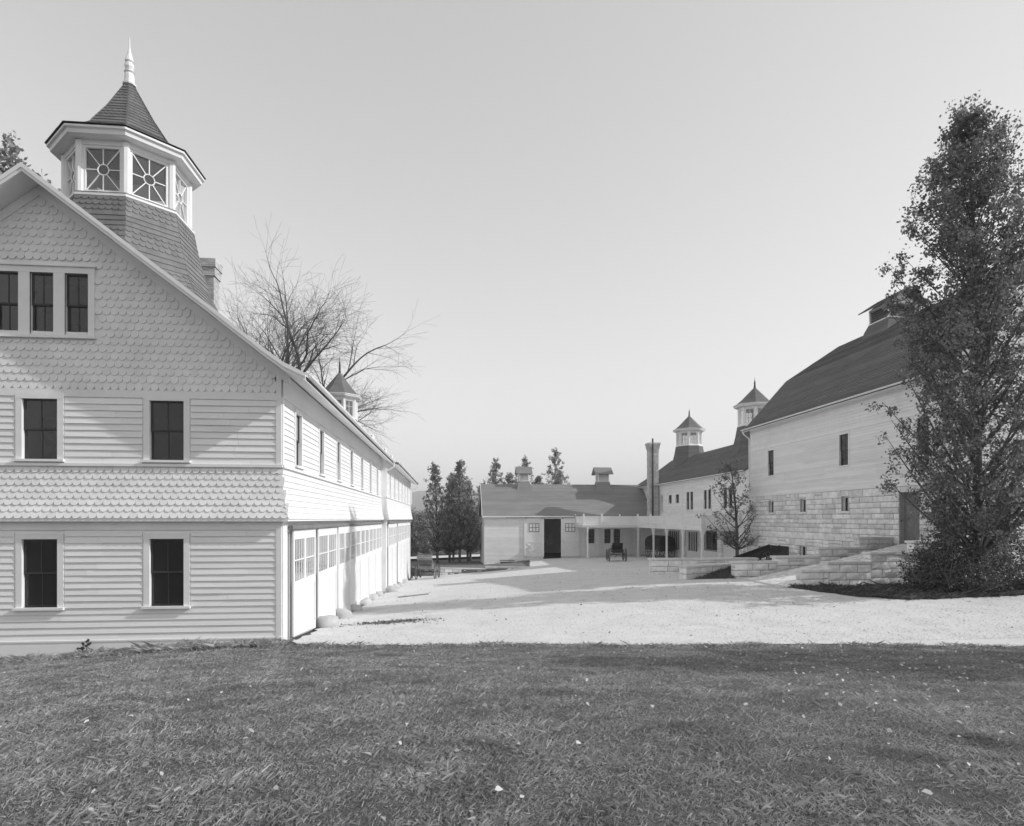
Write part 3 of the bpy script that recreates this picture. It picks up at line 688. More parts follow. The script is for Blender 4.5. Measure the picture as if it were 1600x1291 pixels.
for fr in (RF, RFm):
    for u in (-.53, SL + .355):
        rk = MB()
        for a, b in zip(sp, sp[1:]): rk.sweep(fr, u, u + .03, [(a[0], a[1] - .3), (b[0], b[1] - .25), (b[0], b[1] + .02), (a[0], a[1] + .02)])
        rk.build('rake_board', 'white', sroof)
    sf = MB()
    for a, b in zip(sp, sp[1:]): sf.sweep(fr, -.5, SL + .35, [(a[0], a[1] - .18), (b[0], b[1] - .17), (b[0], b[1] - .14), (a[0], a[1] - .14)])
    sf.build('soffit', 'white', sroof)
gutter(RF, -.5, SL + .35, RX + .52, 9.38, sroof)
MB().tube([RF.p(SL + .2, RX + .5, 9.3), RF.p(SL + .2, RX + .4, 9.05), RF.p(SL + .1, RX + .06, 8.75), RF.p(SL + .06, RX + .06, 5), RF.p(SL + .06, RX + .07, .5)], [.05] * 5, 8).build('downpipe', 'white', sb)
for y, s in ((SY0, 1), (SY1, -1)):
    fr = Fr((SX, y, 0), (1, 0, 0), (0, -s, 0)); g = MB()
    g.box(fr, 0.005 if s < 0 else .0, 2 * RX, -1.2, ZT, -.4, -.02 if s > 0 else -.001); gw_ = g.build('stone_wall', 'mortar', sb)
    if s > 0: ashlar(fr, 0, 2 * RX, lambda u: -.4, ZT, [], gw_, 120, .26, .44, .4, 1.3, .07)
    g2 = MB().prism(fr, [(0, ZT), (2 * RX, ZT), (2 * RX, 9.5), (RX + 4.05, 12.70), (RX, 15.35), (RX - 4.05, 12.70), (0, 9.5)], -.19, -.001).build('gable_wall', 'white', sb)
    if s > 0:
        clap_joined(fr, .12, 2 * RX - .12, 4.8, 9.3, .13, [], g2, t=.022)
MB().box(SS, 0, SL, -1.2, 9.5, -2 * RX, -2 * RX + .2).build('rear_wall', 'white', sb)
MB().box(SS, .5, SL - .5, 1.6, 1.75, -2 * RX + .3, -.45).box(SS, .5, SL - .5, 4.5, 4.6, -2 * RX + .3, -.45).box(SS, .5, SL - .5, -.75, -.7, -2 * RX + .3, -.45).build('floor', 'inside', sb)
def ventilator(parent, cx, cy, zr, w, d, hb, hl, hr, axis_x, wallm='white', roofm='roof', slatm='wood', ov=.3):
    """ridge ventilator: flared base, louvred box, small gable roof (ridge along x if axis_x)"""
    b = MB(); h0, h1 = w / 2, d / 2
    def ringq(z, k): return [(cx - h0 - k, cy - h1 - k, z), (cx + h0 + k, cy - h1 - k, z), (cx + h0 + k, cy + h1 + k, z), (cx - h0 - k, cy + h1 + k, z)]
    L = [ringq(zr - .9, .38), ringq(zr - .3, .2), ringq(zr + hb, .03)]
    vs = sum(L, []); fs = [(i * 4 + j, i * 4 + (j + 1) % 4, i * 4 + 4 + (j + 1) % 4, i * 4 + 4 + j) for i in range(2) for j in range(4)] + [(8, 9, 10, 11), (3, 2, 1, 0)]
    b.add(vs, fs); vo = b.build('ventilator', roofm, parent)
    z0, z1 = zr + hb, zr + hb + hl
    p = MB()
    for sx in (-1, 1):
        for sy in (-1, 1): p.box(WF, cx + sx * (h0 - .06) - .06, cx + sx * (h0 - .06) + .06, z0, z1, cy + sy * (h1 - .06) - .06, cy + sy * (h1 - .06) + .06)
    p.box(WF, cx - h0 - .03, cx + h0 + .03, z0 - .01, z0 + .07, cy - h1 - .03, cy + h1 + .03); p.box(WF, cx - h0 - .01, cx + h0 + .01, z1 - .1, z1, cy - h1 - .01, cy + h1 + .01); p.build('frame', wallm, vo)
    sl = MB(); n = int((hl - .2) / .11)
    for i in range(n):
        z = z0 + .1 + i * (hl - .22) / n
        for fr, hw in ((Fr((cx, cy - h1 + .06, 0), (1, 0, 0), (0, -1, 0)), h0 - .12), (Fr((cx, cy + h1 - .06, 0), (1, 0, 0), (0, 1, 0)), h0 - .12), (Fr((cx - h0 + .06, cy, 0), (0, 1, 0), (-1, 0, 0)), h1 - .12), (Fr((cx + h0 - .06, cy, 0), (0, 1, 0), (1, 0, 0)), h1 - .12)):
            sl.sweep(fr, -hw, hw, [(-.05, z + .09), (.04, z), (.04, z + .02), (-.05, z + .11)])
    sl.build('louver', slatm, vo, kind='stuff')
    MB().box(WF, cx - h0 + .15, cx + h0 - .15, z0 + .08, z1 - .11, cy - h1 + .15, cy + h1 - .15).build('core', 'inside', vo)
    A = Fr((cx, cy, 0), (1, 0, 0), (0, 1, 0)) if axis_x else Fr((cx, cy, 0), (0, 1, 0), (1, 0, 0)); hu, hn = (h0, h1) if axis_x else (h1, h0)
    r = MB()
    for s in (1, -1):
        fr = Fr(A.o, A.u, A.n * s); e = roof_mb(fr, -hu - ov, hu + ov, [(0, z1 + hr), (hn + ov, z1 - .08)], .16, .015, .06); r.add(e.v, e.f)
    r.build('ventilator_roof', roofm, vo)
    for u in (-hu + .03, hu - .03): MB().sweep(A, u - .03, u + .03, [(-hn, z1), (hn, z1), (0, z1 + hr - .08)]).build('gable', wallm, vo)
    return vo
ventilator(sb, 27.85, 38.0, 15.45, 1.9, 1.9, .12, .95, .8, False, ov=.45)

# ------------------------------------------------------------------ centre barn
YC = 68.4
cb = thing('low_barn', 'long low white barn with open sliding door and weathered roof across the yard', 'barn', (12, 72, -1))
CF = Fr((0, YC, 0), (1, 0, 0), (0, -1, 0)); C0, C1 = 3.5, 22.2
cw = [(14.82, 15.5, .46, 1.98), (16.6, 17.28, .46, 1.98), (17.62, 18.35, .46, 1.98)]
cwall = MB().holes(CF, C0, C1, -2.6, 3.62, -.16, 0, cw + [(9.9, 11.85, -1.2, 3.1)]).build('front_wall', 'white', cb)
clap_joined(CF, C0 + .12, 7.7, -1.5, 3.35, .14, [], cwall, t=.016)
mb = MB(); x = 13.85
while x < 22: mb.box(CF, x, x + .145, -1.05, 3.35, 0, .014 + random.uniform(0, .005)) if not any(a - .27 < x < b + .13 for a, b, _, _ in cw) else None; x += .15
mb.build('vertical_boarding', 'boardj', cwall, kind='stuff')
MB().box(CF, C0, C0 + .12, -1.6, 3.35, 0, .03).box(CF, C0, C1, 3.35, 3.6, 0, .03).build('trim_board', 'white', cwall)
fnd = MB().box(CF, C0 - .05, 9.5, -3.4, -1.6, -.2, -.01).build('foundation', 'mortar', cb)
ashlar(CF, C0 - .05, 7.6, lambda u: -2.2, -1.6, [], fnd, 60, .2, .3, .4, .9, .08)
for h in cw: window(CF, *h, cb, cas=.1, headcap=False, grid=(3, 2), sashm='sash', pane_each=False)
def slide_door(u0, u1):
    zb, zt, n0 = -.95, 3.17, .06; d = MB().box(CF, u0, u1, zb, zt, n0, n0 + .04); do = d.build('door', 'board', cb)
    f = MB(); s = .16; n1 = n0 + .0405
    f.box(CF, u0, u0 + s, zb, zt, n1, n1 + .025).box(CF, u1 - s, u1, zb, zt, n1, n1 + .025)
    for z in (zb, .55, 3.0): f.box(CF, u0 + s, u1 - s, z, z + .17, n1, n1 + .025)
    f.bar(CF.p(u0 + s, n1 + .012, zb + .2), CF.p(u1 - s, n1 + .012, .52), .14, .022, CF.n); f.bar(CF.p(u1 - s, n1 + .016, zb + .2), CF.p(u0 + s, n1 + .016, .52), .14, .022, CF.n)
    f.build('brace', 'white', do)
    c = (u0 + u1) / 2; wz = MB()
    MB().box(CF, c - .52, c + .52, 1.75, 2.6, n1, n1 + .012).build('pane', 'white', do)
    for i in range(4): x = c - .52 + 1.04 * i / 3; wz.box(CF, x - .03, x + .03, 1.72, 2.63, n1 + .0125, n1 + .035)
    for i in range(3): z = 1.75 + .85 * i / 2; wz.box(CF, c - .55, c + .55, z - .03, z + .03, n1 + .013, n1 + .036)
    wz.build('muntin', 'wood', do)
slide_door(7.8, 9.95); slide_door(11.8, 13.82)
tk = MB().box(CF, 5.8, 13.7, 3.22, 3.30, .05, .15)
for x in (8.0, 9.75, 12.0, 13.6): tk.box(CF, x - .05, x + .05, 3.1, 3.22, .10, .13)
tk.build('door_track', 'iron', cb)
CR = Fr((0, YC + 4.1, 0), (1, 0, 0), (0, -1, 0)); CRm = Fr((0, YC + 4.1, 0), (1, 0, 0), (0, 1, 0)); cp = [(0, 7.05), (4.4, 3.45)]
r1 = roof_mb(CR, C0 - .2, C1 + 3, cp, .17, .018, .1); q = roof_mb(CRm, C0 - .2, C1 + 3, cp, .17, .018, .1); r1.add(q.v, q.f); cro = r1.build('roof', 'roofl', cb)
rk = MB()
for fr in (CR, CRm): rk.sweep(fr, C0 - .24, C0 - .201, [(0, 6.8), (4.4, 3.2), (4.4, 3.47), (0, 7.07)])
rk.build('rake_board', 'white', cro)
MB().box(CF, C0 - .2, 13.2, 3.27, 3.42, .26, .32).build('eave_board', 'white', cro)
MB().prism(Fr((C0, YC, 0), (0, 1, 0), (-1, 0, 0)), [(0, -3), (8.2, -3), (8.2, 3.5), (4.1, 6.85), (0, 3.5)], -.15, 0).build('end_wall', 'white', cb)
MB().box(CF, C0, C1, -3, 3.5, -8.2, -8.05).build('rear_wall', 'white', cb)
MB().box(CF, C0 + .2, C1, -1.02, -.98, -8, -.17).build('floor', 'inside', cb)
MB().box(CF, 10.7, 11.4, .3, 1.2, -3, -2.9).build('feed_box', 'wood', cb)
ventilator(cb, 8.2, YC + 4.1, 7.0, 1.15, 1.15, .35, .95, .75, True, roofm='roofl', slatm='white', ov=.35)
ventilator(cb, 17.35, YC + 4.1, 7.0, 1.3, 1.3, .35, .95, .75, True, roofm='roofl', slatm='white', ov=.4)

# ------------------------------------------------------------------ cupola barn at right rear
BX, BY0, BY1 = 22.0, 45.9, 75.0
gb = thing('gabled_barn', 'two-storey white barn with twin cupolas, tall chimney and balustraded porch', 'barn', (26, 60, -.6))
GF = Fr((BX, BY0, 0), (0, 1, 0), (-1, 0, 0)); GL = BY1 - BY0
pr = lambda a, b, c, d: (a - BY0, b - BY0, c, d)
gw2 = []
for a, b in ((56.55, 58.2), (52.5, 54.06), (48.3, 50.05)): m = (a + b) / 2; gw2 += [pr(a, m - .13, 3.97, 5.6), pr(m + .13, b, 3.97, 5.6)]
gw2 += [pr(64.9, 65.2, 3.97, 5.6), pr(65.35, 65.65, 3.97, 5.6)]
gsm = [pr(62.25, 63.15, 4.65, 5.5), pr(60.2, 61.1, 4.65, 5.5)]
gd = [pr(60.1, 63.2, .1, 1.86), pr(55.1, 57.85, .15, 1.9), pr(51.1, 53.8, .45, 2.0), pr(47.2, 49.85, 1.1, 2.0)]
gwall = MB().holes(GF, 0, GL, -2, 6.85, -.18, 0, gw2 + gsm + gd).build('front_wall', 'white', gb)
clap_joined(GF, .1, GL - .1, 3.4, 6.2, .14, cs(gw2 + gsm), gwall, t=.016)
t = MB().box(GF, 0, GL, 6.2, 6.6, 0, .05).box(GF, 0, GL, 6.6, 6.75, 0, .12)
for u in (0, 59.3 - BY0, 66.4 - BY0): t.box(GF, u, u + .22, 3.4, 6.2, 0, .06)
t.box(GF, 59.5 - BY0, 64 - BY0, 5.75, 5.9, 0, .07).prism(GF, [(60.2 - BY0, 3.5), (60.5 - BY0, 3.5), (61.75 - BY0, 4.4), (61.6 - BY0, 4.55)], 0, .05).prism(GF, [(63.2 - BY0, 3.5), (62.9 - BY0, 3.5), (61.6 - BY0, 4.4), (61.75 - BY0, 4.55)], .001, .052)
t.build('trim_board', 'white', gwall)
for h in gw2 + gsm: window(GF, *h, gb, cas=.09, headcap=False, grid=(1, 1), sashm='sash', pane_each=False)
for h in gd:
    f = MB(); a, b, c, d = h; f.box(GF, a - .1, a, c - .02, d + .1, 0, .04).box(GF, b, b + .1, c - .02, d + .1, 0, .04).box(GF, a, b, d, d + .1, 0, .04).box(GF, a - .1, b + .1, c - .08, c - .02, 0, .06)
    k = 5 if h in gd[:2] else 2
    for i in range(1, k): x = a + (b - a) * i / k; f.box(GF, x - .04, x + .04, c, d, -.1, -.02)
    wo = f.build('window', 'white' if h in gd[:2] else 'wood', gb); MB().box(GF, a, b, c, d, -.09, -.08).build('pane', 'glass', wo)
pi_ = MB()
for u in (50.1, 54.1, 46.1, 58.3):
    z = -1
    while z < 2.1: pi_.box(GF, u - BY0, u - BY0 + .8, z + .01, z + .33, 0, random.uniform(.16, .20)); z += .34
pi_.build('stone_pier', 'stone', gb, kind='stuff')
GRx = 26.6 - BX; GR = Fr((26.6, BY0, 0), (0, 1, 0), (-1, 0, 0)); GRm = Fr((26.6, BY0, 0), (0, 1, 0), (1, 0, 0)); gp = [(0, 10.15), (2.6, 8.25), (GRx, 6.95), (GRx + .45, 6.72)]
r1 = roof_mb(GR, -.4, GL + .4, gp, .16, .018, .1); q = roof_mb(GRm, -.4, GL + .4, gp, .16, .018, .1); r1.add(q.v, q.f); gro = r1.build('roof', 'roof', gb)
sf = MB()
for fr in (GR, GRm):
    for a, b in zip(gp, gp[1:]): sf.sweep(fr, -.4, GL + .4, [(a[0], a[1] - .16), (b[0], b[1] - .15), (b[0], b[1] - .12), (a[0], a[1] - .12)])
sf.build('soffit', 'white', gro); gutter(GR, -.4, GL + .4, GRx + .5, 6.72, gro)
for y, s in ((BY0, 1), (BY1, -1)): MB().prism(Fr((BX, y, 0), (1, 0, 0), (0, s, 0)), [(.001, -2), (2 * GRx, -2), (2 * GRx, 6.85), (GRx + 2.6, 8.05), (GRx, 9.95), (GRx - 2.6, 8.05), (.001, 6.8)], .001, .18).build('gable_wall', 'white', gb)
MB().box(GF, 0, GL, -2, 6.85, -2 * GRx, -2 * GRx + .18).build('rear_wall', 'white', gb)
MB().box(GF, .3, GL - .3, -1, -.95, -2 * GRx + .3, -.2).box(GF, .3, GL - .3, 2.9, 3.0, -2 * GRx + .3, -.2).box(GF, .3, GL - .3, 6.2, 6.3, -2 * GRx + .3, -.2).build('floor', 'inside', gb)
cupola(gb, 26.6, 69.6, 8.4, 2.3, 11.3, 1.35, 12.72, 13.1, 1.86, 14.7, .95, False, apm='roof', glazed=True)
cupola(gb, 26.6, 54.0, 8.4, 2.3, 11.3, 1.35, 12.72, 13.1, 1.86, 14.7, .95, False, apm='roof', glazed=True)
# porch: two wings of flat roof on posts with balustrade
pz = 2.42; PX, PY = 19.0, 63.8
deck = MB().box(WF, PX - .15, BX - .005, pz, pz + .14, 46.8, PY - .16).box(WF, 13.2, BX - .005, pz, pz + .14, PY - .16, YC - .07).build('porch_roof', 'white', gb)
MB().box(WF, PX - .1, PX + .08, pz - .2, pz - .002, 46.9, PY - .1).box(WF, 13.3, PX + .08, pz - .2, pz - .001, PY - .1, PY + .08).box(WF, PX + .08, BX - .21, pz - .2, pz - .002, 46.9, 47.08).box(WF, 13.3, 13.48, pz - .2, pz - .003, PY + .08, YC - .1).build('porch_beam', 'white', deck)
posts = [(PX, 47.0), (PX, 51.1), (PX, 55.1), (PX, 58.8), (PX, PY), (13.75, PY)]
for x, y in posts:
    g = gz(x, y); p = MB().box(WF, x - .07, x + .07, g - .1, pz - .2, y - .07, y + .07).box(WF, x - .1, x + .1, g - .1, g + .25, y - .1, y + .1).box(WF, x - .11, x + .11, pz - .32, pz - .201, y - .11, y + .11)
    for s in (-1, 1): p.bar((x, y + s * .07, pz - .75), (x, y + s * .5, pz - .21), .06, .06)
    p.build('post', 'white', gb)
def balustrade(a, b, parent, posts_n):
    a = Vector(a); b = Vector(b); L = (b - a).length; fr = Fr((a.x, a.y, pz + .14), (b - a), Vector((b - a)).cross(Vector((0, 0, 1))))
    m = MB().box(fr, 0, L, .74, .82, -.04, .04).box(fr, 0, L, .08, .15, -.03, .03); k = int(L / .14)
    for i in range(k): u = L * (i + .5) / k; m.box(fr, u - .045, u + .045, .15, .74, -.012, .012)
    o = m.build('balustrade', 'white', parent)
    for i in range(posts_n + 1):
        u = L * i / posts_n; MB().box(fr, u - .07, u + .07, 0, .9, -.07, .07).lathe(fr.p(u, 0, .9), [(.09, 0), (.1, .03), (.05, .05), (.07, .1), (.02, .16)], 8).build('newel', 'white', o)
balustrade((13.35, PY - .05, 0), (PX - .08, PY - .05, 0), gb, 3); balustrade((PX - .08, PY - .2, 0), (PX - .08, 46.95, 0), gb, 4); balustrade((PX + .1, 46.9, 0), (BX - .1, 46.9, 0), gb, 2); balustrade((13.35, PY + .1, 0), (13.35, YC - .2, 0), gb, 1)
# tall chimney on the near corner
mb = MB(); z = 2.6; cx, cy = 21.4, 66.5
while z < 11.0:
    o = .48 if z < 10.2 else .48 + (z - 10.2) * .22
    for sx, sy in ((1, 0), (-1, 0), (0, 1), (0, -1)):
        u = -o
        while u < o - .02:
            L = min(random.uniform(.3, .55), o - u); fr = Fr((cx + sx * o, cy + sy * o, 0), (-sy, sx, 0), (sx, sy, 0)); mb.box(fr, u + .006, u + L - .006, z + .006, z + .214, -.12, random.uniform(0, .02)); u += L
    z += .22
chm = MB().box(WF, cx - .43, cx + .43, 2.55, 11.0, cy - .43, cy + .43).build('chimney', 'mortar', gb); mb.build('stonework', 'brick', chm, kind='stuff')
MB().tube([(cx - .2, cy - .6, 2.6), (cx - .2, cy - .6, 11.6)], [.09, .09], 8).build('stovepipe', 'iron', chm)

# ------------------------------------------------------------------ low stone walls, ramp, terrace
def low_wall(label, pts, tops, th=.45, grp='low stone walls of the yard'):
    """stepped wall along pts (x,y); tops[i] = top height of run i"""
    root = thing('stone_wall', label, 'wall', (pts[0][0], pts[0][1], gz(*pts[0])), group=grp)
    for i, (a, b) in enumerate(zip(pts, pts[1:])):
        a3 = Vector((a[0], a[1], 0)); b3 = Vector((b[0], b[1], 0)); u = (b3 - a3); L = u.length; n = Vector((0, 0, 1)).cross(u).normalized()
        if n.y > 0: n = -n
        fr = Fr(a3, u, n); zt = tops[i]; zb = lambda q: gz(*(a3 + u.normalized() * q)[:2]) - .12
        lowz = min(zb(0), zb(L)) - .2
        core = MB().box(fr, .03, L - .03, lowz, zt - .005, -th + .03, -.03).build('core', 'mortar', root)
        ashlar(fr, 0, L, zb, zt, [], core, 120, .24, .36, .4, .95, .07)
        for q, nn in ((0, -u), (L, u)):
            e = Fr(fr.p(q, -th, 0) if q == 0 else fr.p(q, 0, 0), n if q == 0 else -n, nn); ashlar(e, 0, th, lambda s: zb(q), zt, [], core, 30, .26, .36, .4, .95, .06)
        bk = Fr(fr.p(L, -th, 0), -u, -n); ashlar(bk, 0, L, zb, zt, [], core, 60, .24, .36, .4, .95, .07)
        x = -.06
        while x < L + .05:
            l = min(random.uniform(.7, 1.3), L + .06 - x)
            if L + .06 - x - l < .3: l = L + .06 - x
            MB().box(fr, x, x + l - .01, zt, zt + .10 + random.uniform(-.006, .006), -th - .05, .06 + random.uniform(-.01, .01)).build('coping', 'coping', root); x += l
    return root
low_wall('straight low stone wall in front of the porch, farthest of the yard walls', [(10.8, 33.8), (16.8, 33.8)], [.85])
low_wall('short slanting stone wall with a dark grass bank against it', [(10.95, 29.0), (14.1, 30.5)], [.80])
low_wall('far side wall of the ramp, stepping up to the stone barn', [(13.1, 28.5), (15.1, 28.5), (17.2, 28.5), (19.2, 28.5), (20.85, 28.5)], [1.03, 1.26, 1.67, 2.15])
low_wall('near side wall of the ramp, stepping up behind the shrubs', [(14.05, 24.5), (15.2, 24.5), (17.0, 24.5), (18.9, 24.5), (20.85, 24.5)], [.95, 1.26, 1.64, 2.1])
rm = MB(); n = 24; V = []; Fq = []
for i in range(n + 1):
    x = 13.35 + 7.6 * i / n; z = .36 + 1.55 * (i / n) ** 1.1
    for y in (24.52, 26.4, 28.03): V.append((x, y, z))
for i in range(n):
    for j in range(2): a = i * 3 + j; Fq.append((a, a + 3, a + 4, a + 1))
rmp = struct(rm.add(V, Fq).build('ramp', 'gravel'))
setts = MB(); 
for i in range(52):
    x = 13.36 + i * .146
    for j in range(22):
        y = 24.55 + j * .157 + (.07 if i % 2 else 0); z = .36 + 1.55 * (max(0, (x + .07 - 13.35) / 7.6)) ** 1.1
        if y + .15 < 28.04: setts.box(Fr((x, y, z), (1, 0, .2), (0, 1, 0)), 0, .138, -.05, .014 + random.uniform(0, .012), 0, .148)
setts.build('setts', 'stone', rmp, kind='stuff')
MB().box(WF, 13.2, 13.345, .0, .40, 24.6, 28.0).build('edge_stone', 'coping', rmp)
def bank(name, tri, hts, m='soil'):
    mb = MB(); n = 14; idx = {}
    A, B, C = [Vector((p[0], p[1], gz(*p) + h)) for p, h in zip(tri, hts)]
    for i in range(n + 1):
        for j in range(n + 1 - i):
            a, b = i / n, j / n; p = A * (1 - a - b) + B * a + C * b; p.z += .05 * math.sin(a * 9 + b * 5) * (1 if 0 < i and 0 < j and i + j < n else 0); idx[i, j] = len(mb.v); mb.v.append(tuple(p))
    for i in range(n):
        for j in range(n - i):
            mb.f.append((idx[i, j], idx[i + 1, j], idx[i, j + 1]))
            if i + j < n - 1: mb.f.append((idx[i + 1, j], idx[i + 1, j + 1], idx[i, j + 1]))
    return mb.build(name, m, smooth=True)
struct(bank('bank', [(11.0, 28.85), (13.15, 28.45), (14.0, 30.45)], [-.03, .05, .55]))
low_wall('low retaining wall with pale coping near the parked cart', [(-1.7, 61.0), (3.2, 59.6), (7.3, 58.5)], [-1.62, -1.42], .4)
tv = [(-2.2, 60.9), (3.2, 59.3), (7.5, 58.2), (8.6, 68.3), (3.4, 68.3), (3.4, 78), (-6, 78), (-3.4, 64)]
mb = MB(); mb.prism(Fr((0, 0, 0), (1, 0, 0), (0, 1, 0)), [(0, 0)], 0, 0) if False else None
V = [(x, y + .25, z) for (x, y), z in zip(tv, [-1.66, -1.52, -1.42, -1.3, -1.8, -2.0, -2.2, -1.9])]; mb.v = V + [(a, b, -3.5) for a, b, c in V]; k = len(V)
mb.f = [tuple(range(k))] + [(i, k + i, k + (i + 1) % k, (i + 1) % k) for i in range(k)]
struct(mb.build('terrace', 'turf'))
hb = thing('cellar_hatch', 'low dark cellar hatch at the foot of the low barn', 'hatch', (6.0, 67.6, -1.6))
MB().box(WF, 5.0, 6.9, -1.75, -1.35, 67.2, 67.4).box(WF, 5.0, 5.15, -1.75, -1.4, 67.4, 68.2).box(WF, 6.75, 6.9, -1.75, -1.4, 67.4, 68.2).build('curb', 'coping', hb)
MB().sweep(WF, 5.15, 6.75, [(67.19, -1.7), (67.195, -1.42), (68.2, -1.3), (68.2, -1.36)]).build('lid', 'dark', hb)
struct(sheet('farm_road', [(-45, 97), (12, 95), (14, 112), (-45, 114)], 3., .3, 'gravel', .2)[0])

# ------------------------------------------------------------------ boulders at the doors, yard debris
def boulder_mesh(seed):
    r = random.Random(seed); mb = MB(); n, m = 9, 14
    ph = [r.uniform(0, 6) for _ in range(6)]
    for i in range(n + 1):
        t = math.pi * i / n
        for j in range(m):
            a = 2 * math.pi * j / m; k = 1 + math.sin(t) * (.10 * math.sin(2 * a + ph[0]) + .08 * math.sin(3 * a + ph[1] + t * 2) + .06 * math.sin(5 * t + ph[2] + a)) + .05 * math.sin(4 * t + ph[3])
            z = math.cos(t); mb.v.append((math.sin(t) * math.cos(a) * k, math.sin(t) * math.sin(a) * k, math.copysign(abs(z) ** .8, z) * k))
    for i in range(n):
        for j in range(m): mb.f.append((i * m + j, (i + 1) * m + j, (i + 1) * m + (j + 1) % m, i * m + (j + 1) % m))
    me = mesh('boulder', mb, 'boulder'); me.polygons.foreach_set('use_smooth', [True] * len(me.polygons)); return me
BM = [boulder_mesh(s) for s in (3, 8, 15)]
ordn = ['first', 'second', 'third', 'fourth', 'fifth', 'sixth', 'seventh', 'eighth', 'ninth', 'tenth']
for i, (u, s, dx) in enumerate(((4.1, .42, .30), (7.3, .42, .30), (10.4, .33, .25), (13.4, .36, .28), (16.5, .34, .25), (19.5, .32, .25), (22.8, .40, .6), (26.3, .33, .55), (29.6, .36, .55), (34.5, .34, .6))):
    x, y = XW + dx, Y0 + u; o = inst('boulder', BM[i % 3], None, (x, y, gz(x, y) + s * .2), (.2, .15 * i, i * 1.3), (s * random.uniform(.75, .95), s * random.uniform(.9, 1.1), s * .72))
    tag(o, f'pale boulder guarding the sliding doors, {ordn[i]} from the near corner', 'boulder', 'boulders along the barn doors')
pl = MB().bar((-2.7, 33.2, gz(-2.7, 33.2) + .06), (-1.2, 33.9, gz(-1.2, 33.9) + .06), .16, .05).build('plank', 'wood'); tag(pl, 'grey plank lying on the gravel beside the door boulders', 'plank')

# ------------------------------------------------------------------ wheeled things
def wheel(parent, x, y, r, wd=.045, spokes=12, name='wheel'):
    w_ = MB(); U, V_ = Vector((1, 0, 0)), Vector((0, 0, 1)); c = Vector((x, y, r)); n = 24
    for rr, t in ((r, .022), (r - .035, .02)):
        pass
    vs = []
    for i in range(n):
        a = 2 * math.pi * i / n; d = U * math.cos(a) + V_ * math.sin(a)
        for q, s in ((r, -1), (r, 1), (r - .06, 1), (r - .06, -1)): vs.append(c + d * q + Vector((0, s * wd / 2, 0)))
    w_.add(vs, [(i * 4 + j, i * 4 + (j + 1) % 4, ((i + 1) % n) * 4 + (j + 1) % 4, ((i + 1) % n) * 4 + j) for i in range(n) for j in range(4)])
    wo = w_.build(name, 'iron', parent)
    s_ = MB()
    for i in range(spokes): a = 2 * math.pi * i / spokes; d = U * math.cos(a) + V_ * math.sin(a); s_.tube([c + d * .05, c + d * (r - .05)], [.018, .014], 5)
    s_.tube([c + Vector((0, -.09, 0)), c + Vector((0, .09, 0))], [.07, .07], 10); s_.build('spokes', 'wood', wo)
    return wo
def buggy(label, loc, rz, hood, bm_='dark', lm_='leather'):
    # local: forward = +x, width along y
    t = thing('buggy', label, 'buggy', loc, rz, local=True)
    rw, fw_ = .60, .52
    for y in (-.75, .75): wheel(t, -.65, y, rw); wheel(t, .85, y, fw_)
    ax = MB().tube([(-.65, -.75, rw), (-.65, .75, rw)], [.03, .03], 6).tube([(.85, -.75, fw_), (.85, .75, fw_)], [.03, .03], 6).tube([(-.65, 0, rw), (.85, 0, fw_ + .05)], [.025, .025], 6); ax.build('axle', 'iron', t)
    sp_ = MB()
    for x, z in ((-.65, rw), (.85, fw_)):
        pts = [(x, -.5 + i * .1, z + .05 + .16 * math.sin(math.pi * i / 10)) for i in range(11)]; sp_.tube(pts, [.022] * 11, 5)
    sp_.build('spring', 'iron', t)
    b = MB().sweep(Fr((0, 0, 0), (0, 1, 0), (1, 0, 0)), -.42, .42, [(-.95, .80), (.75, .80), (1.05, 1.15), (1.0, 1.17), (.72, .88), (-.90, .88), (-.95, 1.06), (-1.0, 1.06)]); b.box(WF, -.95, .75, .88, 1.02, -.42, -.39).box(WF, -.95, .75, .88, 1.02, .39, .42); b.build('body', bm_, t)
    s = MB().box(WF, -.55, .0, 1.02, 1.16, -.46, .46).sweep(Fr((0, 0, 0), (0, 1, 0), (1, 0, 0)), -.48, .48, [(-.55, 1.10), (-.47, 1.10), (-.60, 1.60), (-.70, 1.58)])
    s.tube([(-.1, -.48, 1.30), (-.62, -.48, 1.42)], [.03, .03], 6).tube([(-.1, .48, 1.30), (-.62, .48, 1.42)], [.03, .03], 6); s.build('seat', lm_, t)
    if hood:
        h = MB()
        for k in range(4):
            a = R(168 - k * 9); L = .95; pts = [(-.35, -.52, 1.25), (-.35 + L * math.cos(a), -.54, 1.25 + L * math.sin(a) + .16), (-.35 + L * math.cos(a), .54, 1.25 + L * math.sin(a) + .16), (-.35, .52, 1.25)]; h.tube(pts, [.02, .035, .035, .02], 6)
        prof_h = [(-1.36, 1.58), (-1.18, 1.62), (-1.05, 1.78), (-.92, 1.98), (-1.02, 2.02), (-1.18, 1.86), (-1.36, 1.70)]
        h.sweep(Fr((0, 0, 0), (0, 1, 0), (1, 0, 0)), -.56, .56, prof_h); h.build('folded_hood', lm_, t)
    else:
        MB().tube([(-.68, -.48, 1.62), (-.70, 0, 1.66), (-.68, .48, 1.62)], [.05, .07, .05], 8).build('rolled_cover', 'leather', t)
    sh_ = MB()
    for y in (-.45, .45): sh_.tube([(.85, y, fw_), (1.5, y, .55), (2.6, y * .8, .35), (3.1, y * .7, .1)], [.025] * 4, 6)
    sh_.tube([(1.4, -.45, .55), (1.4, .45, .55)], [.025, .025], 6); sh_.build('shaft', 'wood', t)
    return t
buggy('dark open buggy standing in the middle of the yard, seen from behind', (15.0, 57.2, gz(15, 57.2) + .04), R(84), False)
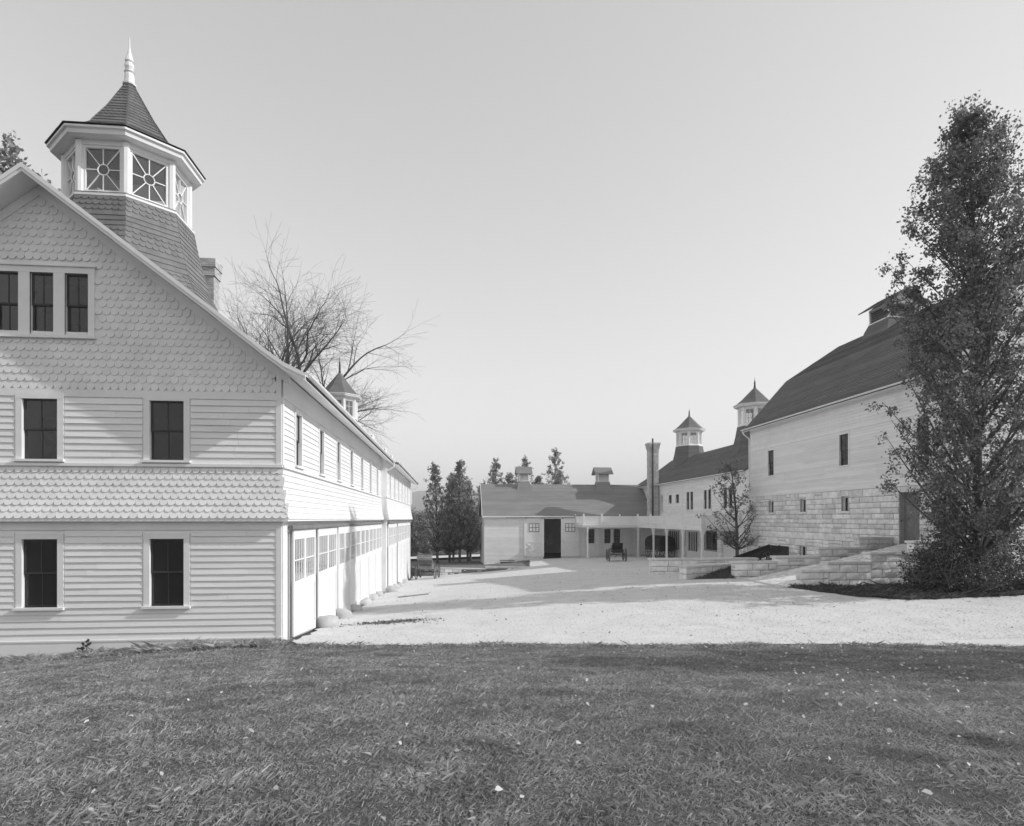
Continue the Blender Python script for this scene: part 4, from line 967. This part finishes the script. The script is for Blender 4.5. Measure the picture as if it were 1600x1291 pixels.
buggy('pale weathered buggy with folded hood by the far barn corner', (-2.1, 57.3, gz(-2.1, 57.3) + .04), R(80), True, 'wood', 'wood').scale = (1.12, 1.12, 1.12)
wg = thing('covered_wagon', 'dark round-topped wagon parked under the porch', 'wagon', (20.6, 61.8, gz(20.6, 61.8) + .02), R(100), local=True)
for y in (-.8, .8): wheel(wg, -.9, y, .65); wheel(wg, 1.0, y, .55)
tp = [(-.85, 1.15)] + [(-.85 * math.cos(a), 1.55 + .62 * math.sin(a)) for a in [i * math.pi / 10 for i in range(11)]] + [(.85, 1.15)]
MB().sweep(Fr((0, 0, 0), (1, 0, 0), (0, 1, 0)), -1.5, 1.5, tp).build('canopy', 'leather', wg)
MB().box(WF, -1.55, 1.55, .72, 1.149, -.8, .8).build('body', 'dark', wg); MB().tube([(-.9, -.8, .65), (-.9, .8, .65)], [.035, .035], 6).tube([(1, -.8, .55), (1, .8, .55)], [.035, .035], 6).build('axle', 'iron', wg)
dc = thing('dump_cart', 'dark tipped two-wheeled cart beside the basement door of the stone barn', 'cart', (18.9, 38.2, gz(18.9, 38.2) + .02), R(0), local=True)
for y in (-.75, .75): wheel(dc, .5, y, .62)
fr = Fr((0, 0, 0), (0, 1, 0), (1, 0, 0))
MB().sweep(fr, -.62, .62, [(-1.1, .42), (1.3, 1.22), (1.28, 1.32), (-1.12, .50)]).sweep(fr, -.66, -.62, [(-1.1, .42), (1.3, 1.22), (1.2, 1.62), (-1.2, .82)]).sweep(fr, .62, .66, [(-1.1, .42), (1.3, 1.22), (1.2, 1.62), (-1.2, .82)]).build('bed', 'dark', dc)
MB().tube([(-1.0, -.5, .45), (-2.6, -.45, .06)], [.04, .03], 6).tube([(-1.0, .5, .45), (-2.6, .45, .06)], [.04, .03], 6).build('shaft', 'wood', dc); MB().tube([(.5, -.75, .62), (.5, .75, .62)], [.04, .04], 6).build('axle', 'iron', dc)

# ------------------------------------------------------------------ vegetation
def leaves(name, P, size, m, parent, flat=0., aspect=.62):
    n = len(P); P = np.asarray(P, float)
    a = rng.normal(size=(n, 3)); a /= np.linalg.norm(a, axis=1)[:, None]
    b = rng.normal(size=(n, 3)); b -= a * (a * b).sum(1)[:, None]; b /= np.linalg.norm(b, axis=1)[:, None]
    s = (size * rng.uniform(.6, 1.3, n))[:, None]
    V = np.stack([P - a * s * .5, P + b * s * aspect * .5 - a * s * .05, P + a * s * .5, P - b * s * aspect * .5 - a * s * .05], 1).reshape(-1, 3)
    return np_mesh(name, V, np.arange(4 * n).reshape(n, 4), m, parent)
def plume(label, base, h, prof, nl, per, size, m='leaf', bark='bark', r0=.2, asc=.55, sigma=.28, crown0=.12, lean=(0, 0), name='poplar_tree', cat='tree', group=None, inner=.3, gapf=0., topspread=.0, trunks=1):
    """ascending-limb tree; prof(t) gives crown radius at relative height t"""
    base = Vector((base[0], base[1], gz(*base[:2]))); t = thing(name, label, cat, base, group=group)
    tr = MB(); pts = []; rad = []; k = 14; off = Vector((0, 0, 0))
    for i in range(k + 1):
        s = i / k; off += Vector((random.gauss(0, .012 * h / 10), random.gauss(0, .012 * h / 10), 0)); p = base + Vector((lean[0] * s * s, lean[1] * s * s, h * .97 * s - .15 * (i == 0))) + off; pts.append(p); rad.append(r0 * (1 - s) ** .8 + .012)
    tr.tube(pts, rad, 9)
    def tp(s):
        x = min(max(s, 0), .999) * k; i = int(x); return pts[i].lerp(pts[i + 1], x - i)
    L = []; lm = MB()
    for i in range(nl):
        te = crown0 + (1 - crown0) * ((i + random.random()) / nl) ** .85; a = i * 2.39996 + random.uniform(-.5, .5); rr = prof(te) * random.uniform(.55, 1.08)
        p0s = max(crown0 * .7, te - asc * rr / h * random.uniform(.8, 1.5) - .02); p0 = tp(p0s); tip = tp(te) + Vector((math.cos(a) * rr, math.sin(a) * rr, random.uniform(-.02, .04) * h * .5))
        mid = p0.lerp(tip, .5) + Vector((0, 0, -.12 * rr * (1 if asc > 0 else -1))); q = []
        for j in range(7):
            s = j / 6; q.append(p0 * (1 - s) ** 2 + mid * 2 * s * (1 - s) + tip * s * s)
        r1 = r0 * (1 - p0s) * .38 + .012; lm.tube(q, [r1 * (1 - s / 6.5) + .004 for s in range(7)], 5)
        # twigs with leaves
        nt_ = max(3, int(per / 45))
        for b in range(nt_):
            s = inner + (1 - inner) * ((b + random.random()) / nt_); x = s * 6; jj = min(int(x), 5); c = q[jj].lerp(q[jj + 1], x - jj)
            d = Vector((random.gauss(0, 1), random.gauss(0, 1), random.gauss(.55, .7))).normalized() * sigma * random.uniform(1.0, 3.2); lm.tube([c, c + d * .5 + Vector((0, 0, .03)), c + d], [.012, .008, .004], 3, False)
            m_ = int(per / nt_ * random.uniform(.5, 1.5)); ss = rng.uniform(.25, 1.1, m_)[:, None]; L.append(np.array(c)[None] + np.array(d)[None] * ss + rng.normal(0, sigma * .42, (m_, 3)))
    tk = tr.build('trunk', bark, t, smooth=True); lm.build('limbs', bark, t, smooth=True)
    leaves('crown', np.concatenate(L), size, m, t)
    return t
def lerp_prof(pts):
    xs_ = [p[0] for p in pts]; ys_ = [p[1] for p in pts]; return lambda t: float(np.interp(t, xs_, ys_))
# tall poplar at the right
plume('tall leafy tree at the right edge before the stone barn', (19.7, 22.3), 18.4, lerp_prof([(0, .5), (.14, 1.2), (.2, 2.5), (.3, 3.2), (.55, 3.15), (.75, 2.8), (.9, 1.8), (1, .5)]), 135, 480, .13, 'leafp', 'bark', .18, 1.15, .28, .12, (-.3, 0), inner=.34)
# shrubs and saplings below it
for i, (x, y, h, r_) in enumerate(((17.9, 22.9, 1.7, .8), (18.7, 22.5, 2.1, .9), (19.5, 22.2, 2.0, .9), (20.3, 22.5, 2.4, 1.0), (21.4, 22.7, 2.4, 1.2), (22.8, 22.6, 2.6, 1.3), (19.3, 23.4, 2.9, 1.0))):
    plume(f'dense dark shrub under the tall tree, {ordn[i]} along the bank', (x, y), h, lerp_prof([(0, .5 * r_), (.3, r_), (.7, .9 * r_), (1, .3 * r_)]), 34, 70, .10, 'leaf', 'barkl', .03, .9, .24, .12, (random.uniform(-.4, .4), 0), 'shrub', 'shrub', 'shrubs below the tall tree')
# small tree by the barn corner
plume('slender half-bare tree at the far corner of the stone barn', (19.7, 42.6), 7.6, lerp_prof([(0, .3), (.2, 1.2), (.35, 2.3), (.6, 1.9), (.85, 1.0), (1, .3)]), 34, 62, .15, 'leafp', 'bark', .12, .9, .26, .24, (-.5, .2), 'slender_tree')
# trees at the left rear
tl = [(-1.6, 74.5, 12.0), (-.2, 76, 10.5), (1.0, 74.6, 12.4), (2.0, 77, 9.8), (.3, 79, 11.2), (2.4, 80.5, 8.5)]
tlab = ['leftmost of the slim dark trees beside the low barn', 'low-topped slim tree, second from the left beside the low barn', 'tallest slim dark tree beside the low barn', 'slim dark tree closest to the low barn end wall', 'slim dark tree behind the front row beside the low barn', 'shortest slim tree tucked behind the low barn end']
for (x, y, h), lb in zip(tl, tlab):
    plume(lb, (x, y), h, lerp_prof([(0, .3), (.18, 1.9), (.35, 2.5), (.6, 1.9), (.85, .9), (1, .1)]), 80, 72, .22, 'leaff', 'bark', .15, 1.7, .22, .20, (random.uniform(-.3, .3), 0), group='slim trees beside the low barn')
tb = [(5.9, 88, 13.9), (8.0, 90, 12.2), (10.4, 92, 14.8), (12.0, 90, 11.6), (14.2, 88, 14.9), (4.2, 91, 11.0), (15.2, 91, 12.3)]
blab = ['pointed tree rising behind the left end of the low barn roof', 'small pointed tree behind the left roof ventilator', 'tall thin tree behind the left ventilator of the low barn', 'low tree between two taller ones behind the low barn roof', 'broadest pointed tree behind the low barn roof', 'lowest tree peeping over the left end of the low barn roof', 'rightmost tree behind the low barn roof']
for (x, y, h), lb in zip(tb, blab):
    plume(lb, (x, y), h, lerp_prof([(0, .3), (.2, 2.2), (.5, 2.7), (.75, 2.2), (.9, 1.0), (1, .1)]), 90, 75, .22, 'leaff', 'bark', .14, 1.9, .22, .2, (.3, 0), group='trees behind the low barn')
for i, (x, y, h, r_) in enumerate(((-12.6, 117, 9.4, 3.6), (-8.4, 119, 8.6, 3.6), (-4.4, 118, 7.8, 3.4), (-16.5, 120, 9.8, 3.8), (-0.5, 121, 8.2, 3.4))):
    plume(['broad bushy tree next to the far end of the white barn', 'rounded bushy tree beyond the pale road', 'lower bushy tree beyond the pale road near the slim trees', 'bushy tree mostly hidden behind the far end of the white barn', 'bushy tree hidden behind the slim trees'][i], (x, y), h, lerp_prof([(0, .6 * r_), (.3, r_), (.6, .9 * r_), (1, .25 * r_)]), 60, 170, .34, 'leaff', 'bark', .2, .6, .6, .08, (0, 0), 'bushy_tree', 'tree', 'bushy trees beyond the road')
plume('leafy tree top showing above the barn roof at the far left', (-27, 42), 27.5, lerp_prof([(0, 1), (.3, 4.5), (.6, 4.5), (.85, 3), (1, .6)]), 90, 200, .34, 'leaff', 'bark', .4, .8, .6, .2, (0, 0), 'leafy_tree')
plume('large leafy tree out on the lawn to the right', (32.5, 7.6), 17.0, lerp_prof([(0, .6), (.2, 2.4), (.5, 2.8), (.8, 1.7), (1, .3)]), 80, 150, .24, 'leaf', 'bark', .3, .7, .45, .2, (0, 0), 'lawn_tree')
plume('smaller leafy tree out on the lawn to the right', (25.5, 6.9), 14.5, lerp_prof([(0, .6), (.15, 2.6), (.3, 3.2), (.5, 2.9), (.8, 1.5), (1, .3)]), 120, 320, .26, 'leaf', 'bark', .26, .7, .4, .2, (0, 0), 'lawn_tree')
# bare elm
EX, EY = -16.6, 67.2
elm = thing('bare_elm', 'tall bare elm with spreading branches behind the white barn', 'tree', (EX, EY, gz(EX, EY)))
tr = MB(); tw = MB()
def grow(p, d, L, r, lv):
    n = 5 if lv < 3 else 4; pts = [p]; rad = [r]; q = p.copy(); dd = d.copy(); kids = []
    r1 = r * (.62 if lv < 4 else .35)
    for i in range(n):
        dd = (dd + Vector((random.gauss(0, .09), random.gauss(0, .09), random.gauss(.02 if lv < 3 else -.015, .06)))).normalized(); q = q + dd * L / n; pts.append(q.copy()); rad.append(max(.008, r + (r1 - r) * (i + 1) / n)); kids.append((q.copy(), dd.copy(), rad[-1]))
    (tr if lv < 4 else tw).tube(pts, rad, 7 if lv < 2 else (5 if lv < 4 else 3), False)
    if lv >= 6: return
    nk = (0, 3, 3, 3, 4, 1)[lv]
    for j in range(nk):
        k = kids[min(n - 1, int(1 + (n - 1) * (j + .6) / nk))]; ax = Vector((random.gauss(0, 1), random.gauss(0, 1), random.gauss(0, .4))).cross(k[1]).normalized()
        nd = Matrix.Rotation(R(random.uniform(26, 54)), 3, ax) @ k[1]; grow(k[0], nd, L * random.uniform(.5, .8), k[2] * random.uniform(.5, .68), lv + 1)
    k = kids[-1]; ax = Vector((random.gauss(0, 1), random.gauss(0, 1), 0)).normalized(); grow(k[0], Matrix.Rotation(R(random.uniform(5, 18)), 3, ax) @ k[1], L * .78, k[2] * .85, lv + 1)
eb = Vector((EX, EY, gz(EX, EY) - .2)); tr.tube([eb, eb + Vector((.1, 0, 5)), eb + Vector((-.1, 0, 10)), eb + Vector((0, 0, 16.6))], [.66, .56, .5, .42], 10)
top = eb + Vector((0, 0, 14.4))
for (ax_, tilt, L, r, z) in ((-95, 34, 7.5, .2, 0), (-60, 8, 10.0, .26, .8), (170, 26, 8.6, .22, .6), (15, 24, 9.6, .25, .4), (-5, 48, 9.2, .22, -.8), (185, 48, 7.2, .18, -.8), (5, 62, 5.8, .16, -1.4), (120, 28, 8, .2, .2)):
    a, tl_ = R(ax_), R(tilt); grow(top + Vector((0, 0, z)), Vector((math.cos(a) * math.sin(tl_), math.sin(a) * math.sin(tl_), math.cos(tl_))), L * .66, r * 1.35, 1)
tr.build('trunk', 'bark', elm, smooth=True); tw.build('twigs', 'bark', elm, kind='stuff')

# grass blades of the lawn (nobody could count them: one object)
def blades(name, n, region, hmin, hmax, wd, m='grass', keep=None):
    x = rng.uniform(region[0], region[1], n); y = rng.uniform(region[2], region[3], n)
    k = np.ones(n, bool) if keep is None else keep(x, y); x = x[k]; y = y[k]; n = len(x); z = gzn(x, y) - .01
    tuft = .55 + .45 * np.sin(x * 3.1 + 2 * np.sin(y * 2.3)) * np.sin(y * 3.7 + 1.5 * np.sin(x * 1.9))
    h = rng.uniform(hmin, hmax, n) * (.55 + .75 * tuft * rng.uniform(.5, 1.2, n)) * np.where(rng.uniform(0, 1, n) < .04, 1.6, 1); a = rng.uniform(0, 2 * np.pi, n); b = a + np.pi / 2 + rng.normal(0, .9, n)
    lean = h * np.where(rng.uniform(0, 1, n) < .8, rng.uniform(.5, 2.2, n), rng.uniform(.1, .9, n)); w_ = wd * rng.uniform(.6, 1.4, n)
    P = np.stack([x, y, z], 1); U = np.stack([np.cos(a), np.sin(a), 0 * a], 1) * w_[:, None] / 2; D = np.stack([np.cos(b) * lean, np.sin(b) * lean, h], 1); Dm = np.stack([np.cos(b) * lean * .3, np.sin(b) * lean * .3, h * .6], 1)
    V = np.stack([P - U, P + U, P + D, P + Dm - U * .9], 1).reshape(-1, 3)
    return np_mesh(name, V, np.arange(4 * n).reshape(n, 4), m, None, 'stuff')
def in_view(x, y, lo=-.02, hi=99):
    c, s = math.cos(TH), math.sin(TH); D = y * c + x * s; Xc = x * c - y * s; return (np.abs(Xc) < D * .88 + 1.2) & (D > 2.4) & (D < hi)
def lawn_ok(x, y):
    k = ~in_yard(x, y) & ~((y > 16.47) & (x < -3.9)); return k
D_ = lambda x, y: y * math.cos(TH) + x * math.sin(TH)
g1 = blades('grass', 3300000, (-16, 22, 2, 17.6), .014, .045, .003, keep=lambda x, y: lawn_ok(x, y) & in_view(x, y) & (np.sin(x * 5.7 + 2.2 * np.sin(y * 4.1)) * np.sin(y * 6.3 + 1.7 * np.sin(x * 3.3)) + .5 * np.sin(x * 1.3 + y * .9) < rng.normal(1.15, .35, len(x))) & (rng.uniform(0, 1, len(x)) < np.clip((3.4 / np.maximum(D_(x, y), 1)) ** .9 * 1.4, 0, 1)))
tag(g1, 'rough mown grass covering the foreground lawn', 'grass')
def edge_y(x): return np.interp(x, [-3.6, -1, 3, 8, 13.5, 20, 32], [16.0, 15.45, 15.1, 14.6, 13.9, 13.35, 12.8])
ge = blades('grass', 200000, (-12, 24, 12.9, 16.6), .03, .10, .006, keep=lambda x, y: (np.abs(y - edge_y(x) + .12 - .10 * np.sin(x * 2.1) - .07 * np.sin(x * 5.3 + 1)) < rng.uniform(.05, .35, len(x))) & (x > -12) & ~((y > 16.4) & (x < -3.9)))
tag(ge, 'longer ragged grass along the edge of the gravel', 'grass')
tf = blades('grass', 30000, (-14, -4, 15.8, 16.43), .05, .15, .007); tag(tf, 'long grass at the foot of the barn base board', 'grass')

g2 = blades('grass', 60000, (13.6, 27, 20.8, 24.6), .08, .2, .02, 'grassd', keep=lambda x, y: ~in_yard(x, y)); tag(g2, 'grass on the bank under the tall tree, shade put into its colour', 'grass')
n = 7000; V = []; 
x = rng.uniform(10.9, 14.1, n); y = rng.uniform(28.4, 30.6, n)
def tri_in(px, py, t):
    (x1, y1), (x2, y2), (x3, y3) = t; d = (y2 - y3) * (x1 - x3) + (x3 - x2) * (y1 - y3); a = ((y2 - y3) * (px - x3) + (x3 - x2) * (py - y3)) / d; b = ((y3 - y1) * (px - x3) + (x1 - x3) * (py - y3)) / d; return a, b, 1 - a - b
a, b, c = tri_in(x, y, [(11.0, 28.85), (13.15, 28.45), (14.0, 30.45)]); k = (a > 0) & (b > 0) & (c > 0); x, y, a, b, c = x[k], y[k], a[k], b[k], c[k]; z = gzn(x, y) + a * -.03 + b * .05 + c * .55
P = np.stack([x, y, z - .02], 1); h = rng.uniform(.06, .16, len(x))[:, None]; q = rng.normal(0, 1, (len(x), 3)); q[:, 2] = 0
V = np.stack([P - q * .008, P + q * .008, P + np.array([[0, 0, 1]]) * h + q[:, [1, 0, 2]] * .03], 1).reshape(-1, 3)
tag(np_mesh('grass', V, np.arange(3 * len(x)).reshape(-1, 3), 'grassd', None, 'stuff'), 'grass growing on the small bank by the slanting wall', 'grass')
# fallen leaves on the lawn, litter on the gravel, loose stones
def scatter(name, n, region, size, m, label, keep, dz=.05, flat=.35, asp=.35):
    x = rng.uniform(region[0], region[1], n); y = rng.uniform(region[2], region[3], n); k = keep(x, y); x, y = x[k], y[k]; n = len(x)
    P = np.stack([x, y, gzn(x, y) + dz], 1); a = rng.uniform(0, 6.28, n); u = np.stack([np.cos(a), np.sin(a), rng.normal(0, flat, n)], 1); v = np.stack([-np.sin(a), np.cos(a), rng.normal(0, flat, n)], 1)
    s = (size * rng.uniform(.5, 1.4, n))[:, None]
    ang = np.arange(7) * 2 * np.pi / 7; rr = rng.uniform(.55, 1.15, (n, 7)); up_ = np.array([[0, 0, 1]])
    V = np.stack([P + (u * .5 * np.cos(q) + v * asp * np.sin(q)) * s * rr[:, [i]] + up_ * s * .25 * np.abs(np.sin(q)) * rr[:, [(i + 3) % 7]] * (asp > .1) for i, q in enumerate(ang)], 1).reshape(-1, 3)
    return tag(np_mesh(name, V, np.arange(7 * n).reshape(-1, 7), m, None, 'stuff'), label, 'leaves')
scatter('dry_straw', 40000, (-14, 20, 2.5, 16), .04, 'straw', 'dry straw and clippings matted in the lawn', lambda x, y: lawn_ok(x, y) & in_view(x, y), .03, .3, .04)
scatter('fallen_leaves', 5000, (-12, 18, 2.5, 15.5), .05, 'dry', 'pale dry leaves scattered over the lawn', lambda x, y: lawn_ok(x, y) & in_view(x, y) & (rng.uniform(0, 1, len(x)) < .25 + .5 * (x > 4)), .055)
def lit(x, y): return ((((x + 1.9) / 1.7) ** 2 + ((y - 20.9 - (x + 1.9) * .15) / .8) ** 2) * (1 + .6 * np.sin(x * 7) * np.sin(y * 9)) < rng.exponential(.28, len(x)))
scatter('leaf_litter', 6000, (-3.7, 0, 19.5, 22.5), .07, 'litter', 'dark patch of leaf litter on the gravel near the doors', lit, .05)
scatter('leaf_specks', 600, (-3.6, 20, 16, 50), .06, 'litter', 'scattered dark leaves across the gravel yard', lambda x, y: in_yard(x, y), .05)
n = 16000; x = rng.uniform(-4, 22, n) ; y = 15.0 + 22 * rng.uniform(0, 1, n) ** 1.8; k = in_yard(x, y); x, y = x[k], y[k]; n = len(x); s = rng.uniform(.012, .035, n)[:, None]; P = np.stack([x, y, gzn(x, y) + .038], 1)
O = np.array([(1, 0, 0), (0, 1, 0), (-1, 0, 0), (0, -1, 0), (0, 0, .8)])[None] * s[:, :, None] * rng.uniform(.6, 1.3, (n, 5, 1)); V = (P[:, None] + O).reshape(-1, 3); b = np.arange(n)[:, None] * 5
Fs = np.concatenate([b + np.array([[i, (i + 1) % 4, 4]]) for i in range(4)])
tag(np_mesh('pebbles', V, Fs, 'gravel', None, 'stuff'), 'loose pebbles on the gravel yard', 'pebbles')
wd_ = thing('weed', 'dark withered weed against the barn base board', 'plant', (-8.75, 16.3, gz(-8.75, 16.3)))
m_ = MB(); lv = []
for i in range(7):
    a = random.uniform(0, 6.28); tip = Vector((-8.75 + math.cos(a) * random.uniform(.05, .3), 16.25 + math.sin(a) * .1, gz(-8.75, 16.3) + random.uniform(.15, .42))); m_.tube([(-8.75, 16.25, gz(-8.75, 16.3)), tip], [.008, .004], 4); lv += [tuple(tip.lerp(Vector((-8.75, 16.25, tip.z * .5)), random.uniform(0, .6))) for _ in range(9)]
m_.build('stem', 'bark', wd_); leaves('leaf_mass', np.array(lv), .09, 'leaf', wd_)

# ------------------------------------------------------------------ far hills
def hill(y0, depth, hfun, m='hill'):
    xs_ = np.linspace(-2600, 2600, 160); V = []; k = 9
    for j in range(k):
        t = j / (k - 1); V.append(np.stack([xs_, np.full_like(xs_, y0 + depth * t), -6 + hfun(xs_) * math.sin(math.pi * .5 * t) + 3 * np.sin(xs_ * .05 + j * 3) * t], 1))
    V = np.concatenate(V); n = len(xs_); I = np.arange(n * k).reshape(k, n); return np_mesh('hills', V, np.stack([I[:-1, :-1], I[:-1, 1:], I[1:, 1:], I[1:, :-1]], -1).reshape(-1, 4), m)
struct(hill(1500, 900, lambda x: 98 + 14 * np.sin(x / 210 + 1) + 7 * np.sin(x / 67 + 2) + 3 * np.sin(x / 23)))

# ------------------------------------------------------------------ autumn air over the whole valley
hz = MB().box(WF, -2950, 2950, -9, 135, -2950, 2950).build('haze', 'white'); hz['kind'] = 'stuff'; tag(hz, 'pale autumn haze filling the valley air', 'haze')
hm = bpy.data.materials.new('haze'); hm.use_nodes = True; hn = hm.node_tree.nodes; hn.clear()
ho = hn.new('ShaderNodeOutputMaterial'); hv = hn.new('ShaderNodeVolumePrincipled'); hv.inputs['Color'].default_value = (1, 1, 1, 1); hv.inputs['Density'].default_value = .0006; hv.inputs['Anisotropy'].default_value = 0
hm.node_tree.links.new(hv.outputs[0], ho.inputs['Volume']); hz.data.materials.clear(); hz.data.materials.append(hm)
